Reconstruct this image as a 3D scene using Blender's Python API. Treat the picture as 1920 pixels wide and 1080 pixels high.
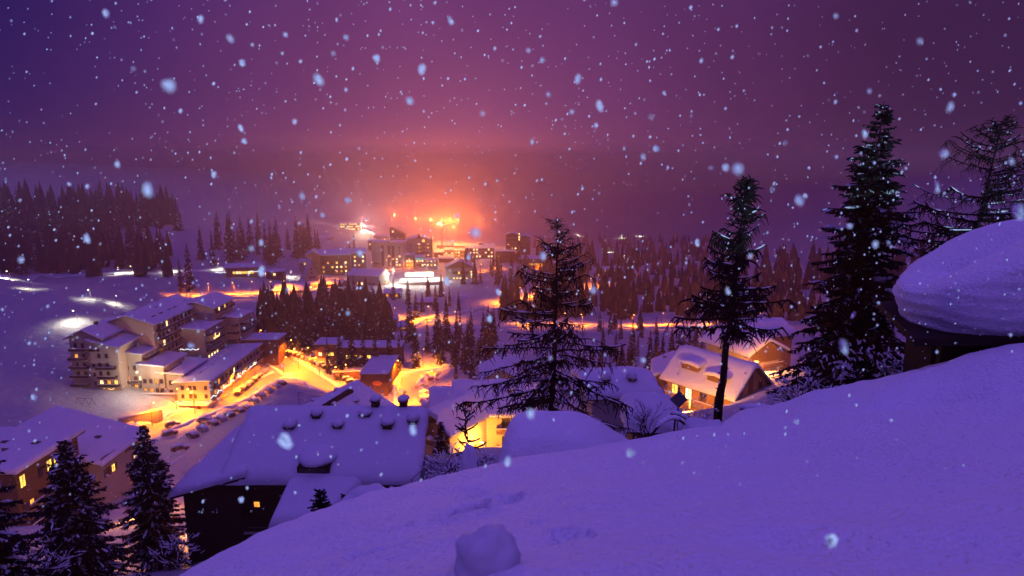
import bpy, math, random
import numpy as np
from mathutils import Vector, Matrix, noise as mnoise
for o in list(bpy.data.objects): bpy.data.objects.remove(o)
sc = bpy.context.scene
COL = sc.collection
R = math.radians
rnd = random.Random(7)

# ------------------------------------------------------------------ camera
F = 1280.0; TH = R(10.6); CZ = 100.0            # focal length in photo pixels, pitch, eye height
cam = bpy.data.cameras.new('camera'); camo = bpy.data.objects.new('camera', cam); COL.objects.link(camo)
camo.location = (0, 0, CZ); camo.rotation_euler = (R(90) - TH, 0, 0)
cam.sensor_width = 36; cam.lens = 24; cam.clip_start = 0.05; cam.clip_end = 9000
cam.dof.use_dof = True; cam.dof.focus_distance = 60; cam.dof.aperture_fstop = 2.2
sc.camera = camo

# ------------------------------------------------------------------ night sky
SUN_EL, SUN_AZ = 4.5, 165.0                      # added flake light, low behind the viewer's slope
w = bpy.data.worlds.new('World'); sc.world = w; w.use_nodes = True
nt = w.node_tree; nt.nodes.clear()
def N(t, **k):
    n = nt.nodes.new(t)
    for a, b in k.items(): setattr(n, a, b)
    return n
L = nt.links.new
def val(n, i, v):
    if hasattr(v, 'is_output'): L(v, n.inputs[i])
    else: n.inputs[i].default_value = v
def M_(op, a, b=0.0, c=None):
    n = N('ShaderNodeMath', operation=op); val(n, 0, a); val(n, 1, b)
    if c is not None: val(n, 2, c)
    return n.outputs[0]
def MR(v, a, b, c=0.0, d=1.0, smooth=True):
    n = N('ShaderNodeMapRange'); n.interpolation_type = 'SMOOTHSTEP' if smooth else 'LINEAR'
    val(n, 0, v); val(n, 1, a); val(n, 2, b); val(n, 3, c); val(n, 4, d); return n.outputs[0]
def MIX(f, a, b):
    n = N('ShaderNodeMix', data_type='RGBA'); val(n, 0, f)
    for i, v in ((6, a), (7, b)):
        if isinstance(v, tuple): n.inputs[i].default_value = (*v, 1)
        else: L(v, n.inputs[i])
    return n.outputs[2]
def ADDC(a, fac, colr):
    n = N('ShaderNodeMix', data_type='RGBA', blend_type='ADD'); val(n, 0, fac); n.clamp_factor = False
    L(a, n.inputs[6]); n.inputs[7].default_value = (*colr, 1); return n.outputs[2]
tc = N('ShaderNodeTexCoord'); sep = N('ShaderNodeSeparateXYZ'); L(tc.outputs['Generated'], sep.inputs[0])
dx, dy, dz = sep.outputs
gd = Vector((-0.095, 1.0, -0.075)).normalized()  # where the town lies under the cloud
vm = N('ShaderNodeVectorMath', operation='DOT_PRODUCT'); L(tc.outputs['Generated'], vm.inputs[0]); vm.inputs[1].default_value = gd
ang = M_('ARCCOSINE', vm.outputs['Value'])       # angle from the town, radians
low = MIX(MR(dx, -0.60, -0.10), (0.007, 0.006, 0.098), (0.064, 0.018, 0.122))
low = MIX(MR(dx, 0.05, 0.50), low, (0.036, 0.011, 0.056))
c1 = MIX(MR(dz, 0.16, 0.85), low, (0.215, 0.112, 0.82))
g1 = M_('EXPONENT', M_('MULTIPLY', M_('MULTIPLY', ang, ang), -52.0))
g2 = M_('EXPONENT', M_('MULTIPLY', M_('MULTIPLY', ang, ang), -8.0))
c2 = ADDC(c1, g2, (0.185, 0.044, 0.078))
c2 = ADDC(c2, g1, (0.31, 0.068, 0.026))
nz = N('ShaderNodeTexNoise'); L(tc.outputs['Generated'], nz.inputs['Vector']); nz.inputs['Scale'].default_value = 2.2; nz.inputs['Detail'].default_value = 3
mul = N('ShaderNodeMix', data_type='RGBA', blend_type='MULTIPLY'); mul.inputs[0].default_value = 1
L(c2, mul.inputs[6]); cg = N('ShaderNodeCombineColor'); 
for i in range(3): L(MR(nz.outputs['Fac'], 0.3, 0.7, 0.88, 1.12), cg.inputs[i])
L(cg.outputs[0], mul.inputs[7])
sky = N('ShaderNodeTexSky'); sky.sky_type = 'NISHITA'; sky.sun_disc = False
sky.sun_elevation = R(-7); sky.sun_rotation = R(SUN_AZ)
bg = N('ShaderNodeBackground'); L(mul.outputs[2], bg.inputs[0]); bg.inputs[1].default_value = 1.0
bg2 = N('ShaderNodeBackground'); L(sky.outputs[0], bg2.inputs[0]); bg2.inputs[1].default_value = 0.1
ad = N('ShaderNodeAddShader'); L(bg.outputs[0], ad.inputs[0]); L(bg2.outputs[0], ad.inputs[1])
wo = N('ShaderNodeOutputWorld'); L(ad.outputs[0], wo.inputs[0])

# ------------------------------------------------------------------ added low light that brightens the falling flakes
sl = bpy.data.lights.new('flake_light', 'SUN'); sl.energy = 4.6; sl.angle = R(1); sl.color = (0.46, 0.72, 1.0)
so = bpy.data.objects.new('flake_light', sl); COL.objects.link(so)
sd = Vector((math.sin(R(SUN_AZ)) * math.cos(R(SUN_EL)), math.cos(R(SUN_AZ)) * math.cos(R(SUN_EL)), math.sin(R(SUN_EL))))
so.rotation_euler = sd.to_track_quat('Z', 'Y').to_euler()

vs = sc.view_settings; vs.view_transform = 'Standard'; vs.look = 'None'; vs.gamma = 1.0; vs.exposure = 0.0; vs.use_curve_mapping = False
cy = sc.cycles; sc.render.engine = 'CYCLES'
cy.use_denoising = True; cy.denoiser = 'OPENIMAGEDENOISE'
cy.max_bounces = 4; cy.diffuse_bounces = 1; cy.glossy_bounces = 2; cy.transmission_bounces = 3; cy.volume_bounces = 0
cy.transparent_max_bounces = 6; cy.caustics_reflective = False; cy.caustics_refractive = False
cy.sample_clamp_indirect = 3; cy.use_light_tree = True; cy.use_adaptive_sampling = True; cy.adaptive_threshold = 0.04

# ------------------------------------------------------------------ helpers
_c, _s = math.cos(TH), math.sin(TH)
def ray(px, py):
    a = (px - 960) / F; b = (540 - py) / F
    return (a, _c + b * _s, -_s + b * _c)
def PZ(px, py, z):
    r = ray(px, py); t = (z - CZ) / r[2]; return (r[0] * t, r[1] * t, z)
def PD(px, py, d):
    r = ray(px, py); t = d / r[1]; return (r[0] * t, d, CZ + r[2] * t)

def link(o, parent=None):
    COL.objects.link(o)
    if parent: o.parent = parent
    return o
def tag(o, label=None, cat=None, group=None, kind=None):
    if label: o['label'] = label
    if cat: o['category'] = cat
    if group: o['group'] = group
    if kind: o['kind'] = kind
    return o
def thing(name, label, cat, loc=(0, 0, 0), yaw=0.0, group=None):
    o = bpy.data.objects.new(name, None); o.empty_display_size = 0.3
    link(o); o.location = loc; o.rotation_euler = (0, 0, yaw)
    return tag(o, label, cat, group)

class MB:
    def __init__(s): s.v = []; s.f = []
    def add(s, vs, fs):
        b = len(s.v); s.v += [tuple(p) for p in vs]; s.f += [tuple(i + b for i in f) for f in fs]; return s
    def box(s, x0, x1, y0, y1, z0, z1):
        return s.add([(x0,y0,z0),(x1,y0,z0),(x1,y1,z0),(x0,y1,z0),(x0,y0,z1),(x1,y0,z1),(x1,y1,z1),(x0,y1,z1)],
                     [(0,3,2,1),(4,5,6,7),(0,1,5,4),(1,2,6,5),(2,3,7,6),(3,0,4,7)])
    def prism(s, poly, ax, a, b):
        # poly: list of 2-D points in the plane across axis ax ('x': (y,z), 'y': (x,z), 'z': (x,y))
        n = len(poly)
        def p(q, t): return {'x': (t, q[0], q[1]), 'y': (q[0], t, q[1]), 'z': (q[0], q[1], t)}[ax]
        vs = [p(q, a) for q in poly] + [p(q, b) for q in poly]
        fs = [tuple(range(n))[::-1], tuple(range(n, 2 * n))] + [(i, (i + 1) % n, n + (i + 1) % n, n + i) for i in range(n)]
        return s.add(vs, fs)
    def tube(s, pts, rad, n=5, cap=True):
        pts = [Vector(p) for p in pts]; m = len(pts)
        if not hasattr(rad, '__len__'): rad = [rad] * m
        rings = []; up = Vector((0, 0, 1))
        for i in range(m):
            d = (pts[min(i + 1, m - 1)] - pts[max(i - 1, 0)])
            d = d.normalized() if d.length > 1e-9 else up
            a = d.cross(up if abs(d.z) < 0.9 else Vector((1, 0, 0))).normalized(); b = a.cross(d)
            rings.append([pts[i] + (a * math.cos(6.2832 * k / n) + b * math.sin(6.2832 * k / n)) * rad[i] for k in range(n)])
        vs = [p for r in rings for p in r]
        fs = [(i * n + k, i * n + (k + 1) % n, (i + 1) * n + (k + 1) % n, (i + 1) * n + k) for i in range(m - 1) for k in range(n)]
        if cap: fs += [tuple(range(n))[::-1], tuple(range((m - 1) * n, m * n))]
        return s.add(vs, fs)
    def blob(s, c, r, nu=10, nv=7, jit=0.0, seed=0):
        rr = random.Random(seed); rx, ry, rz = r if hasattr(r, '__len__') else (r, r, r)
        vs = [(c[0], c[1], c[2] - rz)]
        for j in range(1, nv):
            t = math.pi * j / nv
            for i in range(nu):
                k = 1 + rr.uniform(-jit, jit); a = 6.2832 * i / nu
                vs.append((c[0] + rx * k * math.sin(t) * math.cos(a), c[1] + ry * k * math.sin(t) * math.sin(a), c[2] - rz * k * math.cos(t)))
        vs.append((c[0], c[1], c[2] + rz)); e = len(vs) - 1; fs = []
        for i in range(nu):
            fs.append((0, 1 + (i + 1) % nu, 1 + i)); fs.append((e, e - nu + i, e - nu + (i + 1) % nu))
        for j in range(nv - 2):
            for i in range(nu):
                a = 1 + j * nu + i; b = 1 + j * nu + (i + 1) % nu; fs.append((a, b, b + nu, a + nu))
        return s.add(vs, fs)
    def mesh(s, name, mat, smooth=False):
        me = bpy.data.meshes.new(name); me.from_pydata(s.v, [], s.f); me.update()
        for m in (mat if isinstance(mat, (list, tuple)) else [mat]): me.materials.append(m)
        if smooth: me.polygons.foreach_set('use_smooth', [True] * len(me.polygons))
        return me
    def build(s, name, mat, parent=None, smooth=False, loc=None):
        o = link(bpy.data.objects.new(name, s.mesh(name, mat, smooth)), parent)
        if loc: o.location = loc
        return o
def put(name, me, parent=None, loc=(0, 0, 0), rz=0.0, sc_=None):
    o = link(bpy.data.objects.new(name, me), parent); o.location = loc; o.rotation_euler = (0, 0, rz)
    if sc_: o.scale = sc_ if hasattr(sc_, '__len__') else (sc_, sc_, sc_)
    return o
ORD = 'first second third fourth fifth sixth seventh eighth ninth tenth eleventh twelfth thirteenth fourteenth fifteenth sixteenth seventeenth eighteenth nineteenth twentieth'.split()
ORD += ['twenty-' + q for q in ORD[:9]] + ['thirtieth']
def copy_tree(o, parent=None):
    c = o.copy(); COL.objects.link(c); c.parent = parent
    for ch in list(o.children): copy_tree(ch, c)
    return c

# ------------------------------------------------------------------ materials
def mk(name, col, rough=0.8, var=0.18, scale=2.0, bump=0.0, bscale=8.0, bdist=0.05, spec=0.3, col2=None, stretch=None):
    m = bpy.data.materials.new(name); m.use_nodes = True; t = m.node_tree; b = t.nodes['Principled BSDF']
    b.inputs['Roughness'].default_value = rough; b.inputs['Specular IOR Level'].default_value = spec
    tcn = t.nodes.new('ShaderNodeTexCoord'); mp = t.nodes.new('ShaderNodeMapping')
    t.links.new(tcn.outputs['Object'], mp.inputs[0])
    if stretch: mp.inputs['Scale'].default_value = stretch
    nn = t.nodes.new('ShaderNodeTexNoise'); nn.inputs['Scale'].default_value = scale; nn.inputs['Detail'].default_value = 4
    t.links.new(mp.outputs[0], nn.inputs['Vector'])
    mx = t.nodes.new('ShaderNodeMix'); mx.data_type = 'RGBA'; t.links.new(nn.outputs['Fac'], mx.inputs[0])
    c2 = col2 or tuple(min(1, x * (1 + var)) for x in col); c1 = col if col2 else tuple(x * (1 - var) for x in col)
    mx.inputs[6].default_value = (*c1, 1); mx.inputs[7].default_value = (*c2, 1)
    t.links.new(mx.outputs[2], b.inputs['Base Color'])
    if bump:
        n2 = t.nodes.new('ShaderNodeTexNoise'); n2.inputs['Scale'].default_value = bscale; n2.inputs['Detail'].default_value = 5
        t.links.new(mp.outputs[0], n2.inputs['Vector'])
        bp = t.nodes.new('ShaderNodeBump'); bp.inputs['Strength'].default_value = bump; bp.inputs['Distance'].default_value = bdist
        t.links.new(n2.outputs['Fac'], bp.inputs['Height']); t.links.new(bp.outputs[0], b.inputs['Normal'])
    return m
def glow(name, col, strength):
    m = bpy.data.materials.new(name); m.use_nodes = True; t = m.node_tree; t.nodes.clear()
    e = t.nodes.new('ShaderNodeEmission'); e.inputs[0].default_value = (*col, 1); e.inputs[1].default_value = strength
    nn = t.nodes.new('ShaderNodeTexNoise'); nn.inputs['Scale'].default_value = 1.7
    oi = t.nodes.new('ShaderNodeObjectInfo'); tcn = t.nodes.new('ShaderNodeTexCoord')
    ad_ = t.nodes.new('ShaderNodeVectorMath'); t.links.new(tcn.outputs['Object'], ad_.inputs[0]); t.links.new(oi.outputs['Location'], ad_.inputs[1])
    t.links.new(ad_.outputs[0], nn.inputs['Vector'])
    mr = t.nodes.new('ShaderNodeMapRange'); t.links.new(nn.outputs['Fac'], mr.inputs[0])
    mr.inputs[1].default_value = 0.3; mr.inputs[2].default_value = 0.7; mr.inputs[3].default_value = strength * 0.55; mr.inputs[4].default_value = strength * 1.3
    t.links.new(mr.outputs[0], e.inputs[1])
    o = t.nodes.new('ShaderNodeOutputMaterial'); t.links.new(e.outputs[0], o.inputs[0])
    m.cycles.emission_sampling = 'NONE' if strength < 6 else 'AUTO'
    return m
def needles(name, green, snow_amt, sscale):
    # dark needles that carry snow on their upper faces
    m = bpy.data.materials.new(name); m.use_nodes = True; t = m.node_tree; b = t.nodes['Principled BSDF']
    b.inputs['Roughness'].default_value = 0.85; b.inputs['Specular IOR Level'].default_value = 0.1
    g = t.nodes.new('ShaderNodeNewGeometry'); sp = t.nodes.new('ShaderNodeSeparateXYZ'); t.links.new(g.outputs['True Normal'], sp.inputs[0])
    nn = t.nodes.new('ShaderNodeTexNoise'); nn.inputs['Scale'].default_value = sscale; nn.inputs['Detail'].default_value = 2
    tcn = t.nodes.new('ShaderNodeTexCoord'); t.links.new(tcn.outputs['Object'], nn.inputs['Vector'])
    a = t.nodes.new('ShaderNodeMath'); a.operation = 'MULTIPLY'
    m1 = t.nodes.new('ShaderNodeMapRange'); t.links.new(sp.outputs[2], m1.inputs[0]); m1.inputs[1].default_value = 0.25; m1.inputs[2].default_value = 0.75
    m2 = t.nodes.new('ShaderNodeMapRange'); t.links.new(nn.outputs['Fac'], m2.inputs[0]); m2.inputs[1].default_value = 0.62 - snow_amt * 0.3; m2.inputs[2].default_value = 0.70 - snow_amt * 0.3
    t.links.new(m1.outputs[0], a.inputs[0]); t.links.new(m2.outputs[0], a.inputs[1])
    mx = t.nodes.new('ShaderNodeMix'); mx.data_type = 'RGBA'; t.links.new(a.outputs[0], mx.inputs[0])
    mx.inputs[6].default_value = (*green, 1); mx.inputs[7].default_value = (0.72, 0.74, 0.78, 1)
    t.links.new(mx.outputs[2], b.inputs['Base Color'])
    return m
MT = dict(
    snow=mk('snow', (0.56, 0.57, 0.60), 0.65, 0.03, 0.6, 0.5, 1.6, 0.12),  # roof and bank snow, toned down to carry dimmer valley light
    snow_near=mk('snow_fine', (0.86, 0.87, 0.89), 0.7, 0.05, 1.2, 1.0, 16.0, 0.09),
    snow_ground=mk('snow_ground', (0.35, 0.35, 0.37), 0.7, 0.05, 0.05, 0.9, 0.35, 0.9),  # darker than the near snow: weaker valley light put into the colour
    road=mk('packed_snow_road', (0.16, 0.15, 0.14), 0.5, 0.25, 0.25, 0.4, 1.2, 0.1, col2=(0.40, 0.38, 0.36), stretch=(1, 0.25, 1)),
    plaster=mk('white_plaster', (0.36, 0.32, 0.27), 0.9, 0.06, 0.4, 0.15, 6, 0.02),
    plaster2=mk('grey_plaster', (0.32, 0.29, 0.27), 0.9, 0.08, 0.4, 0.15, 6, 0.02),
    cream=mk('cream_plaster', (0.55, 0.44, 0.28), 0.9, 0.06, 0.4, 0.15, 6, 0.02),
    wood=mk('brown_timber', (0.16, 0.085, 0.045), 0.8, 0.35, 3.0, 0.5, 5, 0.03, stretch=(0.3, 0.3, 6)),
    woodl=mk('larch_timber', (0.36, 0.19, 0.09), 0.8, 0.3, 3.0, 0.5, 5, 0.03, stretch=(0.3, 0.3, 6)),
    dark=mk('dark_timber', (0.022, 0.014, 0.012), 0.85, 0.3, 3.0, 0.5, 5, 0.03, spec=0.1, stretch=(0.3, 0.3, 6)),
    brown=mk('brown_cladding', (0.10, 0.055, 0.045), 0.8, 0.2, 1.5, 0.2, 4, 0.03),
    slate=mk('dark_roof', (0.05, 0.045, 0.045), 0.8, 0.2, 2.0),
    stone=mk('stone_wall', (0.22, 0.20, 0.18), 0.9, 0.35, 1.6, 0.8, 2.5, 0.12),
    metal=mk('grey_metal', (0.12, 0.12, 0.13), 0.5, 0.1, 4.0),
    glass=mk('dark_glass', (0.015, 0.016, 0.02), 0.12, 0.1, 1.0, spec=0.5),
    frame=mk('window_frame', (0.10, 0.06, 0.04), 0.6, 0.1, 3.0),
    bark=mk('bark', (0.011, 0.009, 0.008), 0.9, 0.4, 6.0, 0.7, 12, 0.02, spec=0.1),
    twig=mk('twig', (0.014, 0.010, 0.009), 0.9, 0.3, 4.0, spec=0.1),
    twigr=mk('reddish_twig', (0.16, 0.09, 0.06), 0.9, 0.3, 4.0, spec=0.1),
    lit=glow('lit_window', (1.0, 0.60, 0.10), 2.2),
    litw=glow('lit_window_pale', (1.0, 0.74, 0.32), 3.2),
    lito=glow('lit_window_orange', (1.0, 0.38, 0.05), 1.7),
    sodium=glow('sodium_lamp', (1.0, 0.50, 0.10), 14.0),
    led=glow('white_lamp', (1.0, 0.92, 0.72), 14.0),
    string=glow('light_string', (0.75, 0.85, 1.0), 4.0),
    stringw=glow('warm_string', (1.0, 0.55, 0.18), 4.0),
    cyan=glow('cyan_sign', (0.05, 0.62, 0.72), 0.9),
    spruce=needles('spruce_needles', (0.009, 0.012, 0.009), 0.14, 0.9),
    spruce_s=needles('spruce_needles_snowy', (0.007, 0.009, 0.008), 0.12, 2.2),
    car_a=mk('car_silver', (0.30, 0.31, 0.33), 0.3, 0.03, 1, spec=0.5),
    car_b=mk('car_dark', (0.03, 0.03, 0.035), 0.3, 0.03, 1, spec=0.5),
    car_c=mk('car_red', (0.25, 0.03, 0.025), 0.3, 0.03, 1, spec=0.5),
    tyre=mk('tyre', (0.02, 0.02, 0.02), 0.9, 0.1, 4),
    board=mk('white_board', (0.75, 0.75, 0.76), 0.7, 0.03, 1),
    ochre=mk('ochre_emblem', (0.75, 0.25, 0.05), 0.7, 0.1, 2),
)
# flakes: ice crystals pass light as well as reflect it
fm = bpy.data.materials.new('snowflake'); fm.use_nodes = True; t_ = fm.node_tree; t_.nodes.clear()
d_ = t_.nodes.new('ShaderNodeBsdfDiffuse'); d_.inputs[0].default_value = (0.95, 0.97, 1, 1)
r_ = t_.nodes.new('ShaderNodeBsdfTranslucent'); r_.inputs[0].default_value = (0.97, 0.98, 1, 1)
x_ = t_.nodes.new('ShaderNodeMixShader'); x_.inputs[0].default_value = 0.4
o_ = t_.nodes.new('ShaderNodeOutputMaterial'); t_.links.new(d_.outputs[0], x_.inputs[1]); t_.links.new(r_.outputs[0], x_.inputs[2]); t_.links.new(x_.outputs[0], o_.inputs[0])
MT['flake'] = fm

# ------------------------------------------------------------------ terrain: one snow sheet through surveyed points
class Surf:
    def __init__(s, P, warp=None):
        P = np.array(P, float); s.w = warp or (lambda q: q); s.W = s.w(P[:, :2]); n = len(P)
        A = np.zeros((n + 3, n + 3)); A[:n, :n] = s.k(s.W) - 0.5 * np.eye(n) if warp else s.k(s.W)
        A[:n, n] = 1; A[n, :n] = 1; A[:n, n + 1:] = s.W; A[n + 1:, :n] = s.W.T
        s.c = np.linalg.solve(A, np.r_[P[:, 2], 0, 0, 0]); s.n = n
    def k(s, q): return -np.linalg.norm(q[:, None] - s.W[None], axis=2)
    def __call__(s, x, y):
        q = s.w(np.c_[np.atleast_1d(x).astype(float), np.atleast_1d(y).astype(float)]); n = s.n
        return s.k(q) @ s.c[:n] + s.c[n] + q @ s.c[n + 1:]
def _warp(A):
    r = np.linalg.norm(A, axis=1, keepdims=True); return A / np.maximum(r, 1e-6) * np.log1p(r / 40) * 40
TZ = [(405, 757, 22), (300, 800, 22), (330, 760, 22), (450, 720, 21), (500, 668, 21), (560, 700, 21), (600, 720, 21), (690, 770, 21), (760, 720, 20), (800, 697, 20), (770, 770, 23), (650, 700, 19), (220, 722, 28), (142, 718, 29), (335, 748, 23.5), (150, 757, 28), (345, 835, 25), (395, 795, 23), (460, 770, 22)]
TD = [(0, 690, 215), (0, 740, 190), (60, 765, 175), (0, 537, 300), (100, 548, 295), (180, 562, 290), (230, 582, 285), (145, 605, 255), (300, 600, 290), (420, 610, 290), (340, 558, 360), (430, 558, 360), (530, 558, 365), (450, 520, 430), (300, 520, 430), (100, 522, 440), (20, 527, 430), (100, 450, 520), (200, 440, 550), (300, 450, 540), (300, 374, 800), (400, 386, 850), (500, 397, 900), (620, 412, 950), (0, 400, 580), (400, 480, 500), (500, 480, 510), (580, 440, 650), (480, 650, 275), (560, 640, 280), (700, 650, 275), (600, 575, 345), (700, 560, 370), (820, 640, 290), (900, 650, 290), (880, 700, 230), (735, 615, 330), (850, 560, 400), (930, 540, 430), (780, 540, 440), (570, 540, 420), (640, 518, 465), (730, 504, 520), (790, 498, 540), (970, 492, 560), (900, 487, 570), (860, 525, 465), (850, 458, 800), (682, 434, 800), (760, 450, 900), (800, 605, 335), (1000, 562, 420), (1100, 540, 500), (1150, 522, 560), (1100, 612, 330), (1250, 612, 320), (1400, 612, 310), (1150, 650, 275), (1250, 690, 215), (1100, 690, 225), (1300, 560, 450), (1200, 500, 700), (1400, 520, 600), (1100, 440, 1500), (1300, 452, 1300), (1450, 560, 450), (1600, 600, 350), (1900, 600, 300), (1330, 768, 100), (1420, 700, 120), (1260, 765, 95), (1200, 810, 62), (1390, 800, 42), (1500, 770, 45), (880, 885, 105), (840, 860, 62), (1000, 800, 105), (940, 725, 140), (820, 760, 140), (60, 955, 118), (260, 905, 126), (240, 965, 95), (385, 1045, 46), (800, 880, 50), (130, 1075, 42), (280, 1060, 50), (420, 860, 128), (500, 790, 165), (545, 735, 195)]
TX = [(-18,45,71),(-8,45,74),(-18,82,58),(-30,80,58),(0,22,80),(-10,15,85),(-16,22,78),(12,22,86),(25,25,88),(0,8,93),(20,10,95),(-12,5,91),(0,-5,95),
(0,-40,97.5),(50,-40,98.5),(-50,-30,96),(70,30,96),(90,90,90),(150,100,101),(320,300,103),(600,650,103),(900,1000,103),(1300,1500,103),(200,200,62),(0,-400,99),(400,-200,100),(-400,-300,99),(-300,50,100),(-200,120,70),(-250,200,70),  # includes an unseen right-hand crest, raised to keep low light off the valley
(-260,345,42),(-190,345,32),(-400,420,75),(-600,600,95),(0,2600,20),(-1500,2200,95),(1500,2200,80),(-2500,0,103),(2500,0,103),(0,-2500,100)]
TS = Surf([PZ(*p) for p in TZ] + [PD(*p) for p in TD] + TX, _warp)
def ground(x, y): return float(TS(x, y)[0])
_T = np.geomspace(20, 2600, 520)
def G(px, py):
    r = ray(px, py); x, y, z = r[0] * _T, r[1] * _T, CZ + r[2] * _T; h = TS(x, y); i = int(np.argmax(z < h))
    if not (z < h).any(): i = len(_T) - 1
    if i > 0:
        a, b = z[i - 1] - h[i - 1], h[i] - z[i]; t = a / max(a + b, 1e-9); x_ = x[i - 1] + (x[i] - x[i - 1]) * t; y_ = y[i - 1] + (y[i] - y[i - 1]) * t
    else: x_, y_ = x[i], y[i]
    return (x_, y_, ground(x_, y_))

ROADS = dict(
    street=([(250, 826), (290, 806), (330, 789), (400, 762), (460, 736), (505, 712), (540, 694)], 7.5),
    upper_street=([(470, 648), (492, 660), (512, 672), (550, 692), (590, 714), (620, 733), (660, 762), (705, 800)], 9.0),
    bend_road=([(775, 792), (774, 775), (768, 748), (762, 728), (770, 712), (790, 703), (825, 700)], 7.0),
    hill_road=([(320, 562), (380, 559), (440, 557), (500, 555), (545, 553), (590, 546), (640, 531), (700, 516), (745, 508), (800, 502)], 7.5),
    valley_road=([(765, 610), (800, 601), (850, 592), (900, 583), (950, 573), (1000, 562), (1040, 553)], 7.0),
    lower_road=([(820, 609), (880, 611), (950, 611), (1030, 610), (1100, 612), (1180, 613), (1250, 612), (1330, 612), (1400, 613), (1470, 612)], 7.0),
    piste_path=([(0, 524), (60, 521), (150, 516), (240, 513), (330, 510), (420, 507), (520, 510)], 6.0))
def path3(pix, step=3.0):
    P = [Vector(G(*p)[:2]) for p in pix]; out = []
    for i in range(len(P) - 1):                       # Catmull-Rom through the surveyed points
        a, b, c, d = P[max(i - 1, 0)], P[i], P[i + 1], P[min(i + 2, len(P) - 1)]; n = max(2, int((c - b).length / step))
        for k in range(n):
            t = k / n
            out.append(0.5 * (2 * b + (c - a) * t + (2 * a - 5 * b + 4 * c - d) * t * t + (3 * b - a - 3 * c + d) * t ** 3))
    out.append(P[-1]); return out
RP = {k: (path3(v[0]), v[1]) for k, v in ROADS.items()}
_rp = np.array([(p.x, p.y, w_ / 2) for k, (ps, w_) in RP.items() for p in ps])
def road_dist(x, y):
    d = np.full(len(x), 1e9)
    for i in range(0, len(_rp), 200):
        q = _rp[i:i + 200]; d = np.minimum(d, (np.hypot(x[:, None] - q[None, :, 0], y[:, None] - q[None, :, 1]) - q[None, :, 2]).min(1))
    return d
a_view = np.radians(np.arange(-46, 46.01, 0.4)); a_rest = np.radians(np.arange(50, 311, 5.0))
AN = np.concatenate([a_view, a_rest]); RA = np.concatenate([[1.0, 3.0], np.geomspace(6, 2700, 215)])
AA, RR_ = np.meshgrid(AN, RA); gx, gy = (RR_ * np.sin(AA)).ravel(), (RR_ * np.cos(AA)).ravel()
gz = TS(gx, gy); rdist = road_dist(gx, gy)
for i in range(len(gz)):
    r_i = math.hypot(gx[i], gy[i])
    if r_i > 25:
        k = min(1.0, max(0.0, rdist[i] / 6.0))
        gz[i] += k * (0.9 * mnoise.noise((gx[i] / 14, gy[i] / 14, 1.7)) + 0.35 * mnoise.noise((gx[i] / 4, gy[i] / 4, 5.1)))
        if r_i > 500: gz[i] += 5 * mnoise.noise((gx[i] / 90, gy[i] / 90, 3.3)) * min(1, (r_i - 500) / 400)
        if 0.2 < rdist[i] < 3.5 and r_i < 480: gz[i] += 0.8 * math.sin(math.pi * (rdist[i] - 0.2) / 3.3) * (0.6 + 0.8 * abs(mnoise.noise((gx[i] / 3, gy[i] / 3, 9))))
        if rdist[i] <= 0.2: gz[i] -= 0.25
na, nr = len(AN), len(RA)
fs = [(j * na + i, j * na + (i + 1) % na, (j + 1) * na + (i + 1) % na, (j + 1) * na + i) for j in range(nr - 1) for i in range(na)]
tb = MB(); tb.v = [tuple(map(float, p)) for p in zip(gx, gy, gz)]; tb.f = [f[::-1] for f in fs]
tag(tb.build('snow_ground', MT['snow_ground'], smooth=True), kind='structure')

def ribbon(name, pts, width, mat, lift=0.12, nx=6):
    b = MB(); n = len(pts)
    X, Y = [], []
    for i, p in enumerate(pts):
        d = (pts[min(i + 1, n - 1)] - pts[max(i - 1, 0)]).normalized(); q = Vector((-d.y, d.x))
        for k in range(nx + 1):
            s = p + q * width * (k / nx - 0.5); X.append(s.x); Y.append(s.y)
    Z_ = TS(np.array(X), np.array(Y)) + lift
    b.v = [tuple(map(float, p)) for p in zip(X, Y, Z_)]
    b.f = [(i * (nx + 1) + k, i * (nx + 1) + k + 1, (i + 1) * (nx + 1) + k + 1, (i + 1) * (nx + 1) + k) for i in range(n - 1) for k in range(nx)]
    return tag(b.build(name, mat, smooth=True), kind='structure')
for k, (ps, w_) in RP.items(): ribbon(k, ps, w_, MT['snow'] if k == 'piste_path' else MT['road'])

# ploughed banks along the streets
def bank(pts, off, width, hgt, seed, gap=()):
    b = MB(); n = len(pts); m = 7; X, Y, Zo = [], [], []
    fine = []
    for i in range(n - 1):
        for k in range(3): fine.append(pts[i] + (pts[i + 1] - pts[i]) * k / 3)
    n = len(fine)
    for i, p in enumerate(fine):
        d = (fine[min(i + 1, n - 1)] - fine[max(i - 1, 0)]).normalized(); q = Vector((-d.y, d.x)); hh = hgt * (.55 + .9 * abs(mnoise.noise((p.x / 5, p.y / 5, seed)))) * min(1, i / 3, (n - 1 - i) / 3)
        for k in range(m + 1):
            f = k / m; s_ = p + q * (off + width * (f - .5) + .25 * mnoise.noise((p.x, p.y, k + seed))); X.append(s_.x); Y.append(s_.y)
            Zo.append(hh * math.sin(math.pi * f) ** .7 * (1 + .55 * mnoise.noise((s_.x * .9, s_.y * .9, seed + 3))) - .12 if 0 < k < m else -.5)
    Z_ = TS(np.array(X), np.array(Y)) + np.array(Zo) + .1
    b.v = [tuple(map(float, p)) for p in zip(X, Y, Z_)]; b.f = [(i * (m + 1) + k, i * (m + 1) + k + 1, (i + 1) * (m + 1) + k + 1, (i + 1) * (m + 1) + k) for i in range(n - 1) for k in range(m)]
    tag(b.build('snow_bank', MT['snow'], smooth=True), kind='structure')
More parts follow.
